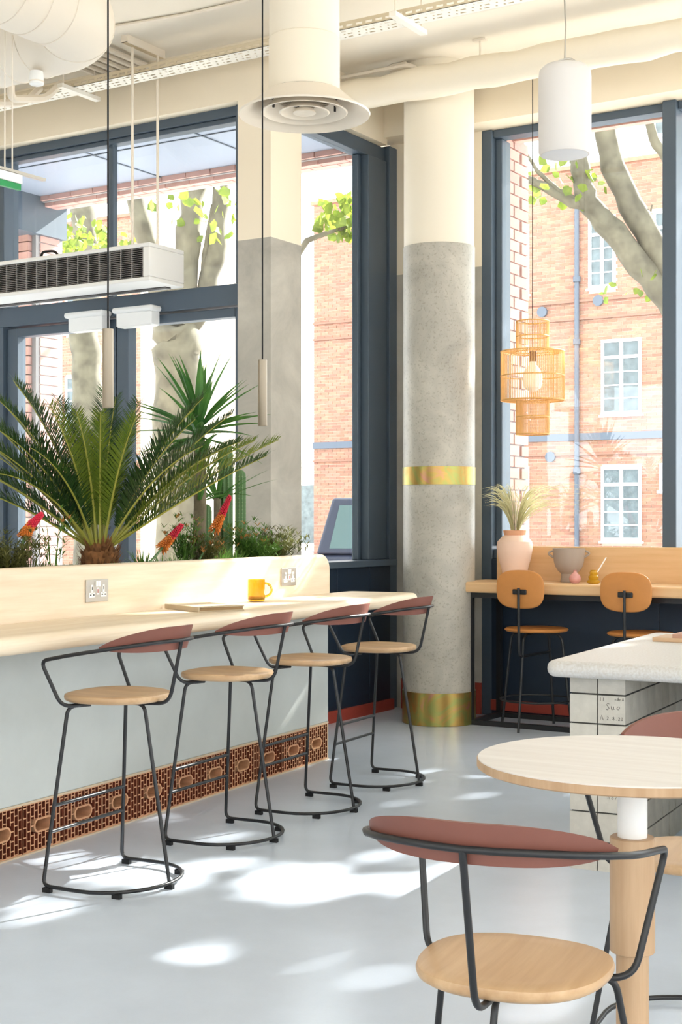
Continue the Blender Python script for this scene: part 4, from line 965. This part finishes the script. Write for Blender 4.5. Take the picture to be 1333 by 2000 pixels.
for xc, ww in ((-11.22, .94), (-13.9, .94), (-17.2, .94)):
    for zc0, zc1 in ((.80, 2.45), (3.6, 5.27), (6.43, 8.0)): wins.append((xc-ww/2-(.3 if zc0 > 6 and xc > -12 else 0), xc+ww/2-(.6 if zc0 > 6 and xc > -12 else 0), zc0, zc1))
for zc0, zc1 in ((3.6, 5.27), (6.43, 8.0)): wins.append((-10.5, -9.56, zc0, zc1)) if zc0 > 6 else wins.append((-8.7, -7.8, zc0, zc1))
wins.append((-10.35, -10.1, 1.9, 2.5))
bA = facade('brick_building', 'orange brick building with white windows across the street', -19.3, -3, FYB, 9.2, wins, (1010, 1300), ((3.05, .16), (2.72, .04), (5.75, .05), (6.15, .05)))
ox = (-19.3-3)/2
MB().tube([(-12.24-ox, -.08, 0), (-12.24-ox, -.08, 9.2)], .055, 10).build('downpipe', M_pipe, bA)
for z in (2.3, 5.2, 6.6): MB().lathe([(.085, z), (.085, z+.12)], 12, c=(-12.24-ox, -.08, 0)).build('pipe_collar', M_pipe, bA)
for x, z in ((-11.75, 6.15), (-13.1, 6.0), (-12.9, 2.7), (-10.15, 4.95)):
    MB().tube([(x-ox, -.06, z), (x-ox, .02, z)], .12, 16).build('wall_vent', M_pipe, bA)
ws = thing('white_upper_storey', 'white rendered upper storey set back above the brick building', 'building', (-9, FYB+2, 9.2))
MB().bx(-7, 6, 0, 4, .05, 4.2).build('render_wall', M_white, ws, smooth=False)
for x in (-2.2, -.9, 1.4): 
    f2 = MB().bx(x, x+.75, -.04, .05, .95, 2.1).build('window_frame', M_upvc, ws, smooth=False); MB().bx(x+.08, x+.67, -.05, -.03, 1.03, 2.02).build('pane', M_pane, f2, smooth=False)
wl_ = [(-29.4, -28.3, .9, 2.5), (-27.6, -26.5, .9, 2.5), (-29.4, -28.3, 3.7, 5.3), (-27.6, -26.5, 3.7, 5.3), (-29.4, -28.3, 6.5, 8.0), (-27.6, -26.5, 6.5, 8.0), (-32.4, -31.3, 3.7, 5.3), (-32.4, -31.3, .9, 2.5)]
facade('brick_terrace', 'brick terrace with white windows seen through the entrance doors', -36, -24.9, FYB, 9.6, wl_, (20, 290), ((2.9, .12),))
wb = thing('white_building', 'white building far down the side street', 'building', (-26.5, 52, 0))
MB().bx(-8, -4.2, 0, 4, 0, 3.6).build('low_block', M_white, wb, smooth=False); MB().bx(-7.6, -5.2, -.05, .0, .3, 2.8).build('window', M_pane, wb, smooth=False); MB().bx(-8.2, -4.0, -.2, 4, 3.6, 3.9).build('roof_slab', M_white, wb, smooth=False)
# car
cp = at(768, 1018, 15.5); car = thing('car', 'dark parked car seen from behind beyond the tall window', 'car', (cp.x, cp.y, -.12), YAW-.05)
def loft(secs, name, m_, parent):
    mm = MB(); n = len(secs[0]); vs = [p for s_ in secs for p in s_]
    mm.add(vs, [(i*n+k, i*n+(k+1) % n, (i+1)*n+(k+1) % n, (i+1)*n+k) for i in range(len(secs)-1) for k in range(n)]+[tuple(range(n-1, -1, -1)), tuple((len(secs)-1)*n+k for k in range(n))]); return mm.build(name, m_, parent, bevel=.03, seg=2)
def sec(y_, w_, z0, z1): return [(-w_, y_, z0), (w_, y_, z0), (w_*1.0, y_, z1), (-w_*1.0, y_, z1)]
M_car = mat('car paint', (34, 38, 58), rough=.5); M_carg = mat('car glass', (70, 92, 92), rough=.25)
loft([sec(0, .86, .35, .95), sec(.1, .9, .3, 1.0), sec(3.9, .9, .3, .95), sec(4.3, .8, .35, .8)], 'car_body', M_car, car)
loft([[(-.84, .05, 1.0), (.84, .05, 1.0), (.84, 3.2, .98), (-.84, 3.2, .98)], [(-.68, .42, 1.62), (.68, .42, 1.62), (.68, 2.3, 1.64), (-.68, 2.3, 1.64)]], 'cabin', M_car, car)
MB().add([(-.7, .085, 1.06), (.7, .085, 1.06), (.6, .36, 1.54), (-.6, .36, 1.54)], [(0, 1, 2, 3)]).build('rear_window', M_carg, car, smooth=False)
for s_ in (-1, 1):
    MB().bx(s_*.8-.08, s_*.8+.08, -.03, .02, .78, .95).build('tail_light', mat('tail light', (190, 40, 44), rough=.3), car, smooth=False)
    for y_ in (.8, 3.4): MB().tube([(s_*.9, y_, .33), (s_*.7, y_, .33)], .33, 24).build('wheel', M_rubber, car)
MB().bx(-.86, .86, -.06, .02, .42, .62).build('bumper', mat('silver bumper', (190, 190, 200), rough=.4), car, smooth=False, bevel=.02)
# plane trees
def tree(label, base, limbs, leaves, seed, canopy=()):
    o = thing('plane_tree', label, 'tree', base); B = Vector(base)
    for i, (pts, r0, r1) in enumerate(limbs):
        P = [Vector(p)-B for p in pts]; Q = []
        for j in range(len(P)-1):
            for k in range(4): Q.append(P[j].lerp(P[j+1], k/4))
        Q.append(P[-1]); n = len(Q); rg = random.Random(seed+i)
        Q = [q+Vector((rg.uniform(-1, 1), rg.uniform(-1, 1), 0))*r0*.16 for q in Q]
        MB().tube(Q, [(r0+(r1-r0)*k/(n-1))*(1+.06*math.sin(k*1.9)) for k in range(n)], 12).build('trunk' if i == 0 else 'branch', M_bark, o, ang=80)
    rg = random.Random(seed); m = MB()
    for (c_, R2, n) in leaves:
        c_ = Vector(c_)-B
        for k in range(n):
            while True:
                q = Vector((rg.uniform(-1, 1), rg.uniform(-1, 1), rg.uniform(-1, 1)))
                if q.length < 1: break
            p = c_+Vector((q.x*R2[0], q.y*R2[1], q.z*R2[2])); s_ = rg.uniform(.035, .07)*(2.1 if R2[0] > 1.05 else 1); e = Quaternion((rg.uniform(-1, 1), rg.uniform(-1, 1), rg.uniform(-1, 1), rg.uniform(-1, 1))).normalized()
            m.add([p+e@Vector(v_)*s_ for v_ in ((-1, 0, 0), (-.3, -.9, .1), (.6, -.6, 0), (1.1, 0, .15), (.6, .6, 0), (-.3, .9, .1))], [(0, 1, 2, 3, 4, 5)])
    for p in canopy:  # out-of-view leaves added to shade the room
        p = p-B; s_ = rg.uniform(.07, .14); e = Quaternion((rg.uniform(-1, 1), rg.uniform(-1, 1), rg.uniform(-1, 1), rg.uniform(-1, 1))).normalized()
        m.add([p+e@Vector(v_)*s_ for v_ in ((-1, 0, 0), (-.3, -.9, .1), (.6, -.6, 0), (1.1, 0, .15), (.6, .6, 0), (-.3, .9, .1))], [(0, 1, 2, 3, 4, 5)])
    if m.f: m.build('foliage', M_leafo, o, smooth=False, kind='stuff')
# unseen leaf canopy added to shade the room, its gaps shaped for sun patches
def floor_eq(p): return (p.x-sd.x/sd.z*p.z, p.y-sd.y/sd.z*p.z)
def gap(px, py, rx, ry, z=0.): p = onz(px, py, z); q = floor_eq(p); return (q[0], q[1], rx*.8, ry*.8)
SUN_GAPS = [gap(630, 1712, .62, .22), gap(480, 1740, .3, .12), gap(790, 1690, .3, .14), gap(235, 1705, .46, .22), gap(60, 1765, .3, .14), gap(380, 1848, .12, .07), gap(690, 1900, .25, .10), gap(1170, 1975, .3, .12), gap(640, 1480, .18, .07), gap(560, 1500, .1, .06), gap(900, 1560, .22, .05),
        gap(520, 1325, .16, .12, .655), gap(640, 1292, .10, .08, .655), gap(600, 1190, .30, .16, .86), gap(470, 1195, .22, .12, .86)]
pu = F2W(-3.5, 6.3, .96); SUN_GAPS.append(floor_eq(pu)+(.5, .22)); pu = F2W(-3.5, 5.75, .96); SUN_GAPS.append(floor_eq(pu)+(.3, .2)); pu = F2W(-3.5, 5.35, .95); SUN_GAPS.append(floor_eq(pu)+(.16, .14))
SHADE_LEAVES = []; rgc = random.Random(91)
while len(SHADE_LEAVES) < 12500:
    p = Vector((rgc.uniform(-4.6, 4.4), rgc.uniform(14.2, 16.4), rgc.uniform(5.7, 10.2))); q = floor_eq(p)
    inside = min(((q[0]-g_[0])/g_[2])**2+((q[1]-g_[1])/g_[3])**2 for g_ in SUN_GAPS)
    if inside < 1.4 and rgc.random() < (.985 if inside < 1 else .5): continue
    SHADE_LEAVES.append(p)
T = 14.
def A(px, py, t=T): return at(px, py, t)
g0 = A(352, 1018); g0.z = -.12
tree('plane tree with forked mottled trunk outside the entrance doors', g0,
     [([g0, A(352, 850), A(350, 690), A(345, 630)], .26, .21), ([A(345, 650), A(355, 560), A(368, 450), A(385, 330), A(380, 120)], .16, .08), ([A(350, 660), A(400, 600), A(425, 480), A(432, 330), A(450, 120)], .12, .06), ([A(340, 650), A(300, 520), A(270, 420), A(230, 250)], .14, .07), ([A(395, 610), A(402, 500), A(415, 400)], .05, .02)],
     [(A(430, 395, 13.5), (.7, .8, .35), 60), (A(110, 475, 17), (1.0, 1.2, .3), 420), (A(60, 480, 18), (1.0, 1.2, .3), 300), (A(330, -160, 14), (2.6, 2.2, .8), 500)], 21)
g1 = A(178, 1018, 20); g1.z = -.12
tree('plane tree trunk seen through the left door leaf', g1, [([g1, A(170, 800, 20), A(165, 660, 20), A(172, 500, 20), A(150, 300, 20)], .24, .16)], [], 33)
g2 = A(1440, 1018, 15); g2.z = -.12
B2 = lambda px, py: at(px, py, 15)
tree('plane tree leaning across the wide window', g2,
     [([g2, B2(1420, 860), B2(1352, 640), B2(1290, 560), B2(1215, 475), B2(1150, 395), B2(1135, 330), B2(1100, 230)], .19, .085),
      ([B2(1148, 400), B2(1120, 398), B2(1060, 362), B2(1020, 345), B2(1012, 300)], .06, .03), ([B2(1135, 395), B2(1090, 372), B2(1050, 335), B2(1030, 300)], .035, .015),
      ([B2(1370, 690), B2(1290, 510), B2(1235, 400), B2(1190, 300), B2(1165, 180), B2(1140, 0)], .15, .10), ([B2(1380, 500), B2(1310, 320), B2(1275, 270), B2(1240, 120)], .07, .04), ([B2(1420, 860), B2(1390, 640), B2(1380, 500)], .14, .08), ([B2(1245, 495), B2(1262, 450), B2(1275, 400)], .02, .008)],
     [(B2(1110, 370), (.5, .5, .22), 26), (B2(1250, 560), (.5, .4, .2), 14), (B2(1060, 330), (.4, .4, .2), 12)], 55, SHADE_LEAVES)
tree('leafy branch hanging outside the tall window', at(540, 560, 13), [([at(540, 560, 13), at(600, 470, 13), at(640, 455, 13), at(690, 440, 13)], .035, .012)], [(at(672, 425, 13), (.32, .3, .2), 110)], 70)
